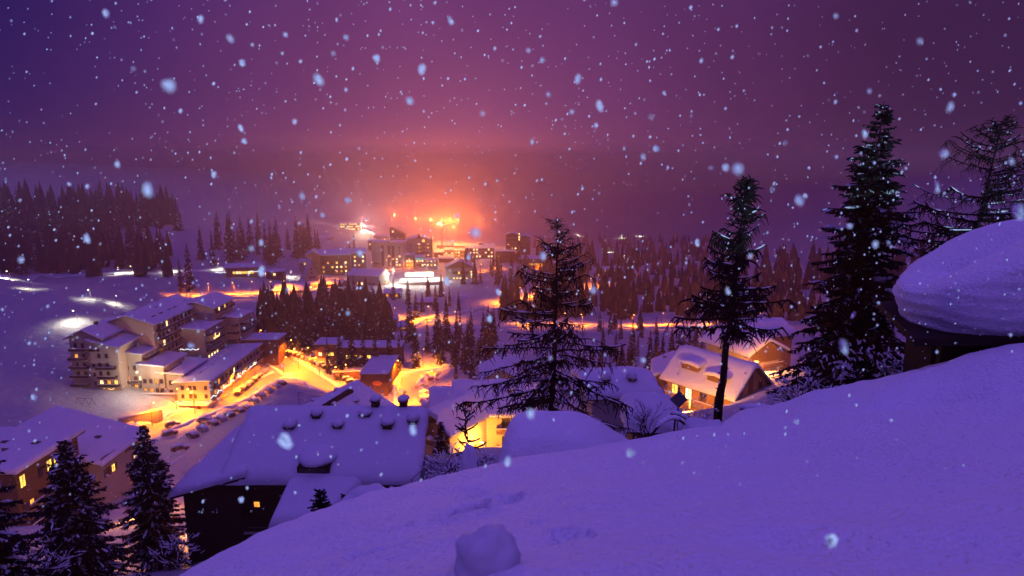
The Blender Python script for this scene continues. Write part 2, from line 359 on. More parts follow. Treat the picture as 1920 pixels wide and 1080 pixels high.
for k, hgt in (('street', 1.0), ('upper_street', 1.2), ('bend_road', 1.8), ('hill_road', 1.3), ('valley_road', 1.2), ('lower_road', 1.0)):
    ps, w_ = RP[k]
    for sg in (-1, 1): bank(ps, sg * (w_ / 2 + .9), 2.6, hgt, len(k) + sg)

# ------------------------------------------------------------------ the near slope the photographer stands on
FC = [(320,1082,7.5),(460,1015,8.5),(600,958,10),(700,930,10.6),(760,914,11),(930,878,12),(1050,856,13),(1200,834,14),(1350,806,15),(1450,780,15.5),(1500,748,15),(1600,724,14.5),(1700,694,14),(1800,678,13.5),(1920,660,13),(2100,620,13)]
FPt = [PD(*p) for p in [(960,1080,2.9),(600,1080,4.2),(1300,1080,2.8),(1900,1080,2.6),(1900,900,5),(1500,950,5),(1500,850,8.5),(1200,950,5.2),(960,960,5.5),(700,1000,6.4),
     (1660,778,11),(1800,760,10.5),(1920,742,10),(1500,775,13)] + FC]
for (px, py, d, dz_) in ((1700, 768, 12.2, .12), (1800, 756, 12.0, .2), (1900, 742, 11.7, .2), (1980, 733, 11.4, .2)):
    p = PD(px, py, d); FPt.append((p[0], p[1], p[2] - dz_))
for (px, py, d) in FC:
    for dd, dz_ in ((4, 1.6), (11, 9.0)):
        p = PD(px, py, d + dd); FPt.append((p[0], p[1], p[2] - dz_))
FPt += [(0,0,98.35),(0,-3,98.4),(0,-10,98.6),(6,-3,98.8),(-6,-3,97),(-15,0,92),(12,0,99.0),(22,-5,99.4),(-8,8,91),(-16,14,80),(-25,5,84),(24,8,98),(30,20,90),(0,-28,98.6),(-24,-20,96),(24,-24,99.2)]
FS = Surf(FPt, lambda q: q)
def fground(x, y): return float(FS(x, y)[0])
def FGp(px, py, d): p = PD(px, py, d); return (p[0], p[1], fground(p[0], p[1]))
fr = np.concatenate([np.geomspace(0.4, 24, 190), [26, 28, 30]]); fa = np.radians(np.concatenate([np.arange(-48, 48.01, 0.3), np.arange(52, 309, 4.0)]))
A2, R2 = np.meshgrid(fa, fr); fx, fy = (R2 * np.sin(A2)).ravel(), (R2 * np.cos(A2)).ravel()
fz = np.zeros(len(fx))
for i in range(0, len(fx), 20000): # smooth the sheet a little by averaging
    s_ = 0.9; acc = 0
    for ox, oy in ((0, 0), (s_, 0), (-s_, 0), (0, s_), (0, -s_), (.6, .6), (-.6, .6), (.6, -.6), (-.6, -.6)): acc = acc + FS(fx[i:i + 20000] + ox, fy[i:i + 20000] + oy)
    fz[i:i + 20000] = acc / 9
DIM = []   # footprints and fallen lumps: (x, y, radius, depth)
for px, py, d, rr_, dp in [(885,915,7.6,.16,.10),(905,935,7.2,.15,.09),(890,945,7.0,.17,.1),(945,948,6.6,.16,.09),(960,950,6.5,.14,.08),(880,968,6.2,.2,.12),(865,965,6.3,.2,.10),(895,962,6.2,.14,.08),(990,985,5.6,.13,.05),
        (720,985,6.9,.12,.06),(755,1000,6.2,.12,.06),(710,1028,5.4,.14,.07),(755,1040,5.0,.13,.06),(680,1050,5.2,.16,.08),(725,1060,4.8,.13,.07),(760,1070,4.5,.12,.06),(670,1078,5.0,.12,.06),
        (1010,1010,4.7,.10,.05),(1060,1030,4.0,.12,.06),(1075,1045,3.8,.13,.07),(1160,915,6.8,.10,.03),(1560,770,12,.9,-.12),(1780,720,12.4,.8,.14),(1690,745,12.2,.5,.10)]:
    p = PD(px, py, d); DIM.append((p[0], p[1], rr_, dp * 1.9))
for i in range(len(fx)):
    x, y = fx[i], fy[i]; r_i = math.hypot(x, y)
    z = 0.16 * mnoise.noise((x / 2.4, y / 1.8, 0)) + 0.07 * mnoise.noise((x / .9 + y * .5, y / .5, 4)) + 0.026 * mnoise.noise((x / .26 + y, y / .14, 7))
    if r_i < 15:
        for (ax, ay, ar, ad_) in DIM:
            q = ((x - ax) ** 2 + (y - ay) ** 2) / (ar * ar)
            if q < 4: z -= ad_ * math.exp(-q * 1.6) - 0.25 * ad_ * math.exp(-(math.sqrt(q) - 1.25) ** 2 * 8)
    fz[i] += z
nb = len(fa); b = MB(); b.v = [tuple(map(float, p)) for p in zip(fx, fy, fz)]
b.f = [(j * nb + i, (j + 1) * nb + i, (j + 1) * nb + (i + 1) % nb, j * nb + (i + 1) % nb) for j in range(len(fr) - 1) for i in range(nb)] + [tuple(range(nb))]
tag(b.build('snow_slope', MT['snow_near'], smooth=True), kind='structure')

# ------------------------------------------------------------------ haze in the valley air
hz = bpy.data.materials.new('haze'); hz.use_nodes = True; t_ = hz.node_tree; t_.nodes.clear()
pv = t_.nodes.new('ShaderNodeVolumePrincipled'); pv.inputs['Color'].default_value = (0.94, 0.47, 0.54, 1); pv.inputs['Density'].default_value = 0.00100; pv.inputs['Anisotropy'].default_value = 0.68
ho = t_.nodes.new('ShaderNodeOutputMaterial'); t_.links.new(pv.outputs[0], ho.inputs['Volume'])
tag(MB().box(-2900, 2900, -2900, 2900, -110, 121).build('haze', hz), kind='stuff')

# ------------------------------------------------------------------ building kit
def snowcap(hw0, hw1, y0, y1, zf, t, seed=0, nz_=0.2, ridge='y'):
    # a rounded blanket of snow over x in [hw0, hw1], y in [y0, y1]; zf(x, y) is the roof surface
    def cuts(a, b_, n):
        e = [0, .03, .12, .3, .6, 1.0]; e = [q * t for q in e if q * t < (b_ - a) * .35]
        m = [a + e[-1] + (b_ - a - 2 * e[-1]) * i / n for i in range(1, n)]
        return [a + q for q in e] + m + [b_ - q for q in e[::-1]]
    xs = cuts(hw0, hw1, max(4, min(16, int((hw1 - hw0) / 1.2)))); ys = cuts(y0, y1, max(4, min(18, int((y1 - y0) / 1.2)))); b = MB()
    for y in ys:
        for x in xs:
            e = min(x - hw0, hw1 - x, y - y0, y1 - y); q = 1 - min(e / (t * 0.9), 1); k = math.sqrt(max(0, 1 - q * q))
            bulge = 0.16 * t * (1 - abs(2 * k - 1)) if k < 1 else 0
            n_ = mnoise.noise((x * .45 + seed, y * .45, seed * 1.3)) * nz_ + mnoise.noise((x * 1.3 + seed, y * 1.3, 2)) * nz_ * .4
            z = zf(x, y) + k * t * (1 + n_)
            cx, cyy = (x - (hw0 + hw1) / 2), (y - (y0 + y1) / 2); wob = 0.26 * t * mnoise.noise((x * .9 + seed, y * .9, 7)) if e < t * .2 else 0
            b.v.append((x + math.copysign(bulge + wob, cx) * (1 if min(x - hw0, hw1 - x) == e else 0), y + math.copysign(bulge + wob, cyy) * (1 if min(y - y0, y1 - y) == e else 0), z))
    n = len(xs); b.f = [(j * n + i, j * n + i + 1, (j + 1) * n + i + 1, (j + 1) * n + i) for j in range(len(ys) - 1) for i in range(n - 1)]
    return b
_wm = {}
def win_mesh(w_, h):
    k = (round(w_, 2), round(h, 2))
    if k not in _wm:
        b = MB(); f_ = 0.07
        b.box(-w_/2-f_, -w_/2, -.07, 0, -f_, h+f_); b.box(w_/2, w_/2+f_, -.07, 0, -f_, h+f_); b.box(-w_/2, w_/2, -.068, 0, -f_, 0); b.box(-w_/2, w_/2, -.068, 0, h, h+f_)
        if w_ > 0.9: b.box(-.035, .035, -.06, 0, 0, h)
        _wm[k] = (b.mesh('window', MT['frame']), {})
    return k, _wm[k]
def pane_mesh(k, mat):
    d = _wm[k][1]
    if mat not in d: d[mat] = MB().box(-k[0]/2, k[0]/2, -.03, 0, 0, k[1]).mesh('pane', MT[mat])
    return d[mat]
ANG = {'f': 0.0, 'r': R(90), 'b': R(180), 'l': R(-90)}
_shm = {}
class House:
    """walls, roof and snow blanket; local x across the front, y to the back; the front face is y = 0."""
    def __init__(s, root, W, D, H, roof='y', rise=2.0, over=0.7, wall='plaster', roofm='slate', snow=0.6, below=5, off=(0, 0, 0), gable=None, seed=None, wname='wall', t=0.22):
        s.root, s.W, s.D, s.H, s.off = root, W, D, H, off; ox, oy, oz = off; hw = W / 2; seed = seed if seed is not None else rnd.random() * 50
        def zf(x, y):
            if roof == 'y': return H + rise * (1 - abs(x) / hw)
            if roof == 'x': return H + rise * (1 - abs(y - D / 2) / (D / 2))
            if roof == 'mono_x': return H + rise * (x + hw) / W
            if roof == 'mono_y': return H + rise * y / D
            return H
        s.zf = zf; b = MB()
        if roof == 'y': b.prism([(-hw, -below), (hw, -below), (hw, H), (0, H + rise), (-hw, H)], 'y', 0, D)
        elif roof == 'x': b.prism([(0, -below), (D, -below), (D, H), (D / 2, H + rise), (0, H)], 'x', -hw, hw)
        elif roof == 'mono_x': b.prism([(-hw, -below), (hw, -below), (hw, H + rise), (-hw, H)], 'y', 0, D)
        elif roof == 'mono_y': b.prism([(0, -below), (D, -below), (D, H + rise), (0, H)], 'x', -hw, hw)
        else: b.box(-hw, hw, 0, D, -below, H)
        s.wall = b.build(wname, MT[wall], root, loc=off)
        if gable and roof == 'y':                     # timber-clad gable
            b = MB().prism([(-hw + .02, H - gable), (hw - .02, H - gable), (hw - .02, H - .02), (0, H + rise - .05), (-hw + .02, H - .02)], 'y', -.09, -.01)
            b.build('gable_cladding', MT['wood'], root, loc=off)
        if gable and roof == 'x':
            for x0 in (-hw - .09, hw + .01):
                MB().prism([(.02, H - gable), (D - .02, H - gable), (D - .02, H - .02), (D / 2, H + rise - .05), (.02, H - .02)], 'x', x0, x0 + .08).build('gable_cladding', MT['wood'], root, loc=off)
        o = over; b = MB(); g = 0.05
        def slab(p): b.prism(p, 'y' if roof in ('y', 'mono_x') else 'x', *((-o, D + o) if roof in ('y', 'mono_x') else (-hw - o, hw + o)))
        if roof == 'y':
            m_ = rise / hw; slab([(-hw - o, H - m_ * o + g), (0, H + rise + g), (hw + o, H - m_ * o + g), (hw + o, H - m_ * o + t), (0, H + rise + t), (-hw - o, H - m_ * o + t)])
        elif roof == 'x':
            m_ = rise / (D / 2); slab([(-o, H - m_ * o + g), (D / 2, H + rise + g), (D + o, H - m_ * o + g), (D + o, H - m_ * o + t), (D / 2, H + rise + t), (-o, H - m_ * o + t)])
        elif roof == 'mono_x':
            m_ = rise / W; slab([(-hw - o, H - m_ * o + g), (hw + o, H + rise + m_ * o + g), (hw + o, H + rise + m_ * o + t), (-hw - o, H - m_ * o + t)])
        elif roof == 'mono_y':
            m_ = rise / D; slab([(-o, H - m_ * o + g), (D + o, H + rise + m_ * o + g), (D + o, H + rise + m_ * o + t), (-o, H - m_ * o + t)])
        else: b.box(-hw - o, hw + o, -o, D + o, H + g, H + t)
        s.roof = b.build('roof', MT[roofm], root, loc=off)
        if snow: s.snow = snowcap(-hw - o - .05, hw + o + .05, -o - .05, D + o + .05, lambda x, y: zf(x, y) + t - .02, snow, seed).build('roof_snow', MT['snow'], s.roof, smooth=True)
    def at(s, face, u, z, out=0.0):
        ox, oy, oz = s.off
        return {'f': (ox + u, oy - out, oz + z), 'b': (ox - u, oy + s.D + out, oz + z), 'r': (ox + s.W / 2 + out, oy + s.D / 2 + u, oz + z), 'l': (ox - s.W / 2 - out, oy + s.D / 2 - u, oz + z)}[face]
    def win(s, face, u, z, w_=1.0, h=1.3, lit=None, shut=False, out=0.004):
        k, (me, _) = win_mesh(w_, h); o = put('window', me, s.root, s.at(face, u, z, out), ANG[face])
        put('pane', pane_mesh(k, lit or 'glass'), o, (0, 0, 0))
        if shut:
            if k not in _shm: _shm[k] = MB().box(-.3, .3, -.06, 0, -.05, h + .05).mesh('shutter', MT['wood'])
            for sg in (-1, 1): put('shutter', _shm[k], o, (sg * (w_ / 2 + .4), 0, 0))
        return o
    def grid(s, face, us, zs, w_=1.0, h=1.3, p=0.15, shut=False, mats=('lit', 'litw', 'lito'), seed=1, out=0.004):
        r_ = random.Random(seed)
        for z in zs:
            for u in us: s.win(face, u, z, w_, h, r_.choice(mats) if r_.random() < p else None, shut, out)
    def balcony(s, face, u0, u1, z, depth=1.3, rail='dark', snow=True):
        b = MB().box(u0, u1, -depth, -.01, -.16, 0); o = b.build('balcony', MT['plaster2'], s.root); o.location = s.at(face, 0, z); o.rotation_euler.z = ANG[face]
        b = MB()
        for q in (.12, .42, .72): b.box(u0, u1, -depth - .04, -depth, q, q + .24)
        b.box(u0 - .04, u0, -depth, -.01, .1, .96); b.box(u1, u1 + .04, -depth, -.01, .1, .96)
        r_ = b.build('rail', MT[rail], o)
        if snow: snowcap(u0 - .05, u1 + .05, -depth - .12, -depth + .10, lambda x, y: .96, .14, 3).build('rail_snow', MT['snow'], o, smooth=True)
        return o
    def chimney(s, x, y, w_=.7, h=1.2, snow=.5, mat='stone'):
        z = s.zf(x, y); ox, oy, oz = s.off
        o = MB().box(-w_/2, w_/2, -w_/2, w_/2, -.5, h).build('chimney', MT[mat], s.root, loc=(ox + x, oy + y, oz + z))
        MB().box(-w_/2 - .1, w_/2 + .1, -w_/2 - .1, w_/2 + .1, h + .18, h + .26).box(-w_/2, -w_/2 + .12, -w_/2, w_/2, h, h + .18).box(w_/2 - .12, w_/2, -w_/2, w_/2, h, h + .18).build('chimney_cap', MT['slate'], o)
        if snow: MB().blob((0, w_ * .1, h + .2 + snow * .38), (w_ * .8, w_ * .95, snow * .62), 14, 9, .10, int(x * 10) % 50).build('chimney_snow', MT['snow'], o, smooth=True)
        return o
def spread(a, b_, n): return [a + (b_ - a) * (i + .5) / n for i in range(n)]

def PX(px, py, X):
    r = ray(px, py); t = X / r[0]; return (X, r[1] * t, CZ + r[2] * t)
def winpx(h, face, px, py, w_=1.0, hh=1.3, lit=None, shut=False):
    # put a window where the photograph shows it on that wall (roots without yaw)
    l = h.root.location; o = h.off
    if face == 'f':
        p = PD(px, py, l.y + o[1]); return h.win('f', p[0] - l.x - o[0], p[2] - l.z - o[2] - hh / 2, w_, hh, lit, shut)
    p = PX(px, py, l.x + o[0] + h.W / 2); return h.win('r', p[1] - l.y - o[1] - h.D / 2, p[2] - l.z - o[2] - hh / 2, w_, hh, lit, shut)

# ------------------------------------------------------------------ the dark chalet under the slope
t = thing('chalet', 'dark timber chalet under a thick violet snow roof with a row of capped chimneys', 'chalet', (-14, 47.2, 70))
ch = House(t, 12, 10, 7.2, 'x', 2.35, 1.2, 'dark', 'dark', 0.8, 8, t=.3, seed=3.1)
for px, py, lit in ((427, 944, None), (482, 945, 'lito'), (431, 986, None), (436, 1026, None)): winpx(ch, 'f', px, py, .42, .42, lit)
for px, y in ((544, 50.2), (595, 51.2), (634, 50.2), (686, 51.4), (727, 50.2), (775, 50.6)):
    x = PD(px, 800, y)[0] + 14
    c_ = ch.chimney(x, y - 47.2, rnd.uniform(.6, .85), rnd.uniform(.8, 1.15), rnd.uniform(.4, .62), 'dark')
for px, y in ((705, 52.3), (757, 52.3)): ch.chimney(PD(px, 778, y)[0] + 14, y - 47.2, .6, 1.35, .35, 'dark')
ch.balcony('f', -5.8, -1.9, 3.0, 1.0, 'dark', False)
# lean-to roof on the left and catslide over the porch
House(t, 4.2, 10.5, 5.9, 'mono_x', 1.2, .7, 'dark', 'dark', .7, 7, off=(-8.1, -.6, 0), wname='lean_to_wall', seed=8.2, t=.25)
b = MB()
nu, nv = 18, 16
for j in range(nv + 1):
    for i in range(nu + 1):
        u, v = i / nu, j / nv; u = (1 - math.cos(math.pi * u)) / 2; v = math.sin(v * math.pi / 2)
        x0 = -2.5 + .3 * (1 - v); x1 = 4.0 - 2.9 * v ** 1.1
        x = x0 + (x1 - x0) * u; y = .3 - 5.0 * v
        e = min(u * (x1 - x0), (1 - u) * (x1 - x0), (1 - v) * 5.0); q = 1 - min(e / .6, 1); k = math.sqrt(max(0, 1 - q * q))
        b.v.append((x, y - (.12 if 0 < k < .9 else 0), 7.2 - 1.75 * v + .8 * k + .06 * mnoise.noise((x, y, 3))))
b.f = [(j * (nu + 1) + i, (j + 1) * (nu + 1) + i, (j + 1) * (nu + 1) + i + 1, j * (nu + 1) + i + 1) for j in range(nv) for i in range(nu)]
b.build('porch_snow', MT['snow'], t, smooth=True)
MB().add([(-2.3, -.2, 7.0), (3.6, -.2, 7.0), (.9, -4.5, 5.35), (-2.35, -4.5, 5.35), (-2.3, -.2, 7.2), (3.6, -.2, 7.2), (.9, -4.5, 5.5), (-2.35, -4.5, 5.5)], [(0, 1, 2, 3), (7, 6, 5, 4), (0, 4, 5, 1), (1, 5, 6, 2), (2, 6, 7, 3), (3, 7, 4, 0)]).build('porch_ceiling', MT['dark'], t)
MB().box(-1.9, .8, -3.8, -.02, -7, 5.2).build('porch_wall', MT['plaster2'], t)
d_ = MB().box(-1.6, .75, -.95, 2.6, 7.2, 8.15).build('dormer', MT['dark'], t)
MB().blob((-.42, .9, 8.35), (1.55, 2.1, .62), 22, 14, .03, 4).build('dormer_snow', MT['snow'], d_, smooth=True)
MB().box(-1.35, .5, -.97, -.952, 7.45, 8.0).build('dormer_glass', MT['glass'], d_)

# ------------------------------------------------------------------ chalet behind it, lit pink
t = thing('chalet', 'chalet with broad pinkish snow roof and small vents behind the dark chalet', 'chalet', (-26.9, 75.9, 58.3), R(-18))
c2 = House(t, 13, 16, 7.4, 'y', 3.4, .9, 'wood', 'slate', .5, 6, seed=12)
for x, y in ((-4.5, 13), (-3.2, 9), (-2, 14.5), (2.5, 12), (4.6, 9), (1.2, 8.5), (3, 6), (-5, 5.5)): c2.chimney(x, y, .55, .55, .25)
MB().box(.3, 1.3, 7, 13.5, 9.2, 11.2).build('dormer', MT['dark'], t)
b = MB().tube([(-1.6, 5.5, 10), (-1.6, 5.5, 13.2)], .05, 5)
for z, w_ in ((13.1, .8), (12.7, .6), (12.2, .5)): b.tube([(-1.6 - w_, 5.5, z), (-1.6 + w_, 5.5, z)], .03, 4)
b.build('antenna', MT['metal'], t)

# ------------------------------------------------------------------ apartment house at the left edge
t = thing('apartment_house', 'apartment house with dark wooden front, lit windows and wide snowy roof', 'house', (-80, 96, 41))
a1 = House(t, 22, 15, 13, 'mono_x', -.4, .9, 'wood', 'slate', .7, 9, off=(-6, 0, 0), seed=21, t=.3)
a2 = House(t, 16, 14, 11.6, 'mono_x', -4.6, .8, 'plaster', 'slate', .55, 9, off=(.5, 15, 0), seed=25, t=.25, wname='end_wall')
for px, py, lit, w_, h_ in ((92, 873, 'lit', 1.1, 1.9), (104, 869, 'lit', .7, 1.9), (42, 902, 'lit', 1.1, 1.9), (60, 943, 'lito', .9, 1.3), (113, 953, 'lito', 1.0, 1.4), (20, 915, None, 1, 1.5), (75, 886, None, 1, 1.6)): winpx(a1, 'r', px, py, w_, h_, lit)
for px, py, lit in ((209, 855, 'lit'), (196, 863, None), (212, 877, 'lit'), (202, 884, None), (253, 854, 'lit'), (251, 832, None), (253, 878, None), (262, 872, None), (241, 838, None)): winpx(a2, 'r', px, py, 1.0, 1.35, lit, True)
for x, y in ((-13, 11), (-8, 13), (-6.5, 5), (-1, 6), (-9, 3), (-3, 9), (2.2, 9)): a1.chimney(min(x + 6, 9), y, .9, .8, 0, 'dark')
a2.chimney(3.5, 7, .8, .7, 0, 'dark')
a1.balcony('r', -7, 7, 6.2, 1.4, 'wood')
a1.balcony('r', -7, 7, 2.9, 1.4, 'wood')

# ------------------------------------------------------------------ stepped hotel
HX, HY, HZ = -120, 210, 23
t = hotel = thing('hotel', 'long stepped hotel of pale plaster with dark balconies and many snowy roofs', 'hotel', (HX, HY, HZ))
def hb(x0, x1, y0, y1, eave, roof='y', rise=1.6, over=.9, wall='plaster', snow=.55, below=4, **k):
    return House(t, x1 - x0, y1 - y0, eave - HZ, roof, rise, over, wall, 'slate', snow, below, off=((x0 + x1) / 2 - HX, y0 - HY, 0), **k)
hA = hb(-141, -131, 210.5, 226, 44.5, 'y', 2.4, 1.2)
hB = hb(-137, -120, 222, 256, 46, 'y', 3.0, 1.0)
hC = hb(-126, -112, 250, 268, 45.5, 'y', 2.2, .9)
hD = hb(-134.5, -125.5, 209.8, 224, 43.6, 'mono_x', -2.2, .8)
hE = hb(-127, -120.8, 214.5, 228, 38.4, 'mono_x', -.8, .8)
hF = hb(-121, -113.5, 213.5, 228, 34.6, 'mono_x', -.8, .8)
hG = hb(-115.5, -107.8, 214.2, 231, 31.6, 'mono_x', -.7, .8)
hK = hb(-119.5, -110.5, 238, 252, 40.5, 'mono_x', -.6, .7)
hJ = hb(-113, -105.5, 257, 269, 40.5, 'mono_x', -.6, .7, 'cream')
for h, n, zs, us in ((hA, 5, (3.0, 5.9, 8.8, 11.7, 14.6, 18.2), (-3.3, -.6, 3.4)),):
    h.grid('f', (1.7, 3.6), zs[:5], .9, 1.3, .4, seed=6); h.grid('f', (-3.2, -.9), zs[2:], .9, 1.5, .12, seed=9)
    for z in zs[1:5]: h.balcony('f', -5.3, .4, z - .3, 1.5)
    h.balcony('f', -4.8, 4.8, 17.2, 1.2)
    h.balcony('l', -6, 7, 14.0, 1.3); h.balcony('l', -6, 7, 11.0, 1.3)
hD.grid('f', (-1.6, .8), (15.0, 12.0, 9.2), .9, 1.4, .05, seed=3); hD.grid('f', (-3.6,), (12, 9, 6), .8, 1.1, .2, seed=5)
hD.grid('f', (-1.6, 0.7, 3.0), (6.4, 3.0), 1.0, 1.2, .45, seed=8)
hD.balcony('f', -2.4, 3.6, 11.4, 1.3); hD.balcony('f', -2.2, 3.6, 8.4, 1.3); hD.balcony('f', -2.4, 4.2, 5.6, 1.2)
hE.grid('f', (-1.8, .5), (9.6,), .9, 1.4, .0); hE.grid('f', (-1.9, .6, 2.2), (6.2, 3.4), 1.0, 1.2, .5, seed=12); hE.balcony('f', -3, 3, 5.3, 1.2)
hF.grid('f', (-2.6, -.6, 1.2, 2.8), (5.4, 2.2), 1.0, 1.4, .3, mats=('lito',), seed=2)
hG.grid('f', (-2.4, -.2, 2.2), (4.6, 1.4), 1.0, 1.4, .0)
for i, z in enumerate((20.0, 17.0, 14.0, 11.0, 8.0)):
    hB.balcony('r', -15.5, 16, z, 1.6); hB.grid('r', spread(-15, 15.5, 11), (z + .25,), 1.1, 1.9, .05, seed=40 + i)
for z in (20.2, 17.2): hC.balcony('r', -7, 8, z, 1.4)
hC.grid('r', spread(-8, 8, 6), (20.4,), 1.1, 1.6, .15, seed=4)
for z in (14.6, 11.6, 8.6): hK.balcony('r', -6, 6.2, z, 1.5); hJ.balcony('r', -5.2, 5.2, z - .6, 1.5); hJ.balcony('f', -.5, 3.4, z - .6, 1.3)
hK.grid('r', spread(-6, 6, 5), (5.4,), 1.2, 1.8, .8, mats=('litw', 'lit'), seed=7)
for z in (12.6,): hE.balcony('r', -6, 6, z, 1.2)
hF.balcony('r', -6.5, 3, 8.6, 1.2)
for y in spread(3, 32, 9): hB.chimney(rnd.choice((-6, -3.5, 2.5, 5)), y, .55, .6, 0, 'dark')
for y in (5.5, 10.5, 16.5, 20.5): MB().box(-.9, .9, -1.2, 1.2, -.2, .66).build('skylight', MT['glass'], t, loc=(-128.5 + 5.4 - HX, 222 + y - HY, hB.zf(5.4, y)))
hA.chimney(.4, 6, .9, 1.5, 0, 'dark'); hA.chimney(3, 12, .5, .6, 0, 'dark')
# the glowing cursive sign and the strings of lamps on the front
pz = [(0, 0, 1.0), (0, .35, .2), (0, .8, .1), (0, 1.1, .9), (0, 1.3, 2.2), (0, 1.5, .5), (0, 2.0, .3), (0, 2.3, .9), (0, 2.7, .4), (0, 3.2, .3), (0, 3.6, .9), (0, 3.9, .35), (0, 4.5, .4), (0, 5.0, 1.3)]
MB().tube([(x, y, z) for x, y, z in pz], .11, 5).build('sign_script', MT['stringw'], t, loc=(-110.5 + 1.75 - HX, 241.5 - HY, 12.6))
MB().tube([(x * .55, 0, .35 * math.sin(x * 1.1)) for x in range(9)], .07, 4).build('lamp_string', MT['stringw'], t, loc=(-131.0 - HX, 209.4 - HY, 5.0))
MB().tube([(x * .55, 0, .25 * math.sin(x * 1.7)) for x in range(13)], .07, 4).build('lamp_string', MT['string'], t, loc=(-116.0 - HX, 230.5 - HY, 12.0))
# low canopy above the hotel yard
House(t, 20, 9, 8.0, 'flat', 0, .6, 'wood', 'slate', .5, 3, off=(-101.5 - HX, 258 - HY, 0), wname='yard_canopy_wall', seed=31)

t = thing('street_wing', 'long low building with yellow lit gable end beside the parked street', 'building', (-102.5, 210, 21.5))
hH = House(t, 10.6, 44, 8.2, 'mono_x', .5, 1.1, 'cream', 'slate', .55, 3, seed=33)
hH.grid('f', (-3.6, -1.1, .4, 3.9), (5.8, 3.0), .9, 1.3, .0); hH.grid('f', (-2.6, 2.6), (.4,), .9, 1.1, .3)
for z in (5.4, 2.7):
    hH.balcony('r', -20, 21, z, 1.4, 'wood'); hH.grid('r', spread(-20, 21, 13), (z + .2,), 1.1, 1.7, .35, seed=int(z * 7))
for y in (8, 17, 27): hH.chimney(-1, y, .5, .6, 0, 'dark')
MB().box(-5.6, 5.6, -3.4, -.02, -2, 1.9).build('ground_floor', MT['cream'], t)
snowcap(-6.3, 6.2, -4.0, .0, lambda x, y: 1.95, .4, 9).build('porch_snow', MT['snow'], t, smooth=True)
for u in (-3.2, 0, 3.0): MB().box(u - .5, u + .5, -3.44, -3.402, .1, 1.4).build('door', MT['frame'], t)
MB().tube([(6.2 + .25 * math.sin(i), -2 + i * 1.6, 3.6 + .5 * math.sin(i * 1.9)) for i in range(26)], .09, 4).build('lamp_string', MT['string'], t)

# ------------------------------------------------------------------ brown school-like building and its dark annex
t = thing('brown_building', 'long flat-roofed brown building with yellow windows before the dark forest', 'building', (-58, 256, 19))
m1 = House(t, 24, 9, 9.3, 'flat', 0, .5, 'brown', 'slate', .4, 4, off=(2.5, 0, 0), t=.4)
m0 = House(t, 8.5, 9, 10.4, 'flat', 0, .5, 'brown', 'slate', .4, 4, off=(-14.2, .4, 0), t=.4, wname='end_block')
m1.grid('f', spread(-9.5, 9, 7), (5.2,), 1.6, 1.3, .85, mats=('lit', 'lito')); m1.grid('f', spread(-10, 8, 6), (1.8,), 1.4, 1.2, .5, mats=('lit', 'lito'), seed=2)
m0.grid('f', (-2.4, .6, 2.2), (6.2, 3.2), 1.2, 1.3, .8, mats=('litw', 'lit'))
MB().box(-4.2, .8, -.06, -.003, 0, 5.2).build('yellow_panel', MT['cream'], t, loc=(-14.2, .4, 0))
e_ = MB().prism([(1.3 * math.cos(a * .5236), .8 * math.sin(a * .5236)) for a in range(12)], 'y', -.05, 0).build('emblem', MT['ochre'], t, loc=(-16, .38, 9.0))
t = thing('dark_annex', 'dark block with flat snow roof and faint oval emblem beside the orange bend', 'building', (-47.6, 226, 17))
m2 = House(t, 9.2, 22, 10.2, 'flat', 0, .4, 'brown', 'slate', .4, 4, t=.4)
MB().prism([(1.7 * math.cos(a * .5236), .85 * math.sin(a * .5236)) for a in range(12)], 'y', -.05, -.003).build('emblem', MT['ochre'], t, loc=(1.0, 0, 7.2))
MB().box(-4.55, -.6, -.07, -.003, -3, 5.0).build('plaster_panel', MT['plaster2'], t)
for z in (6.2, 3.2): m2.balcony('l', -10, 10, z, 1.5, 'woodl')
m2.grid('l', spread(-9, 9, 7), (6.5, 3.5), 1.2, 1.5, .2)
m2.chimney(0, 12, .6, .5, .2); m2.chimney(1, 17, .6, .5, .2)
t = thing('garage_row', 'low garage row with a lit snowy roof between the two brown buildings', 'garage', (-58, 244, 19))
House(t, 17, 5, 3.2, 'mono_x', .9, .4, 'wood', 'slate', .45, 3, t=.2)

# ------------------------------------------------------------------ houses in the middle, below the larch
t = thing('apartment_chalet', 'apartment chalet with orange lit plaster wall and snow roof below the bare larch', 'house', (-3.0, 105.5, 50.5))
w1 = House(t, 12.4, 14, 8.9, 'x', 2.9, 1.0, 'cream', 'slate', .6, 6, seed=41)
for px, py, lit in ((888, 795, None), (888, 820, None), (888, 846, 'litw')): winpx(w1, 'f', px, py, 1.3, 1.5, lit)
for z in (5.9, 2.9, .2):
    w1.balcony('f', .5, 5.8, z, 1.4, 'wood'); w1.grid('f', (2.0, 4.0), (z + .1,), 1.2, 2.0, .12, seed=int(z)); w1.balcony('f', -6.2, -4.3, z, 1.2, 'woodl')
w1.chimney(2.6, 4, .7, .8, .5); w1.chimney(-3.4, 7.4, .6, .8, .2)
t = thing('gable_house', 'white house with dark timber gable and snowy balcony facing the dark chalet', 'house', (-12.6, 99.5, 52.6), R(-33))
w2 = House(t, 7.6, 10, 7.0, 'y', 2.4, .9, 'plaster', 'slate', .5, 6, gable=2.6, seed=44)
w2.grid('f', (-1.6, 1.4), (2.9, .4), .8, 1.1, .0); w2.balcony('f', -3, 2.6, 4.6, 1.2, 'wood')
for u in (-2, -.5, 1): MB().blob((u, -1.25, 5.85), (.6, .35, .4), 8, 6, .1, int(u * 3) + 9).build('snow_lump', MT['snow'], t, smooth=True)
w2.chimney(2.2, 7, .6, 1.0, 0, 'dark')
t = thing('small_house', 'house with two stepped snow roofs beside the orange bend in the road', 'house', (-11.6, 124, 49), R(8))
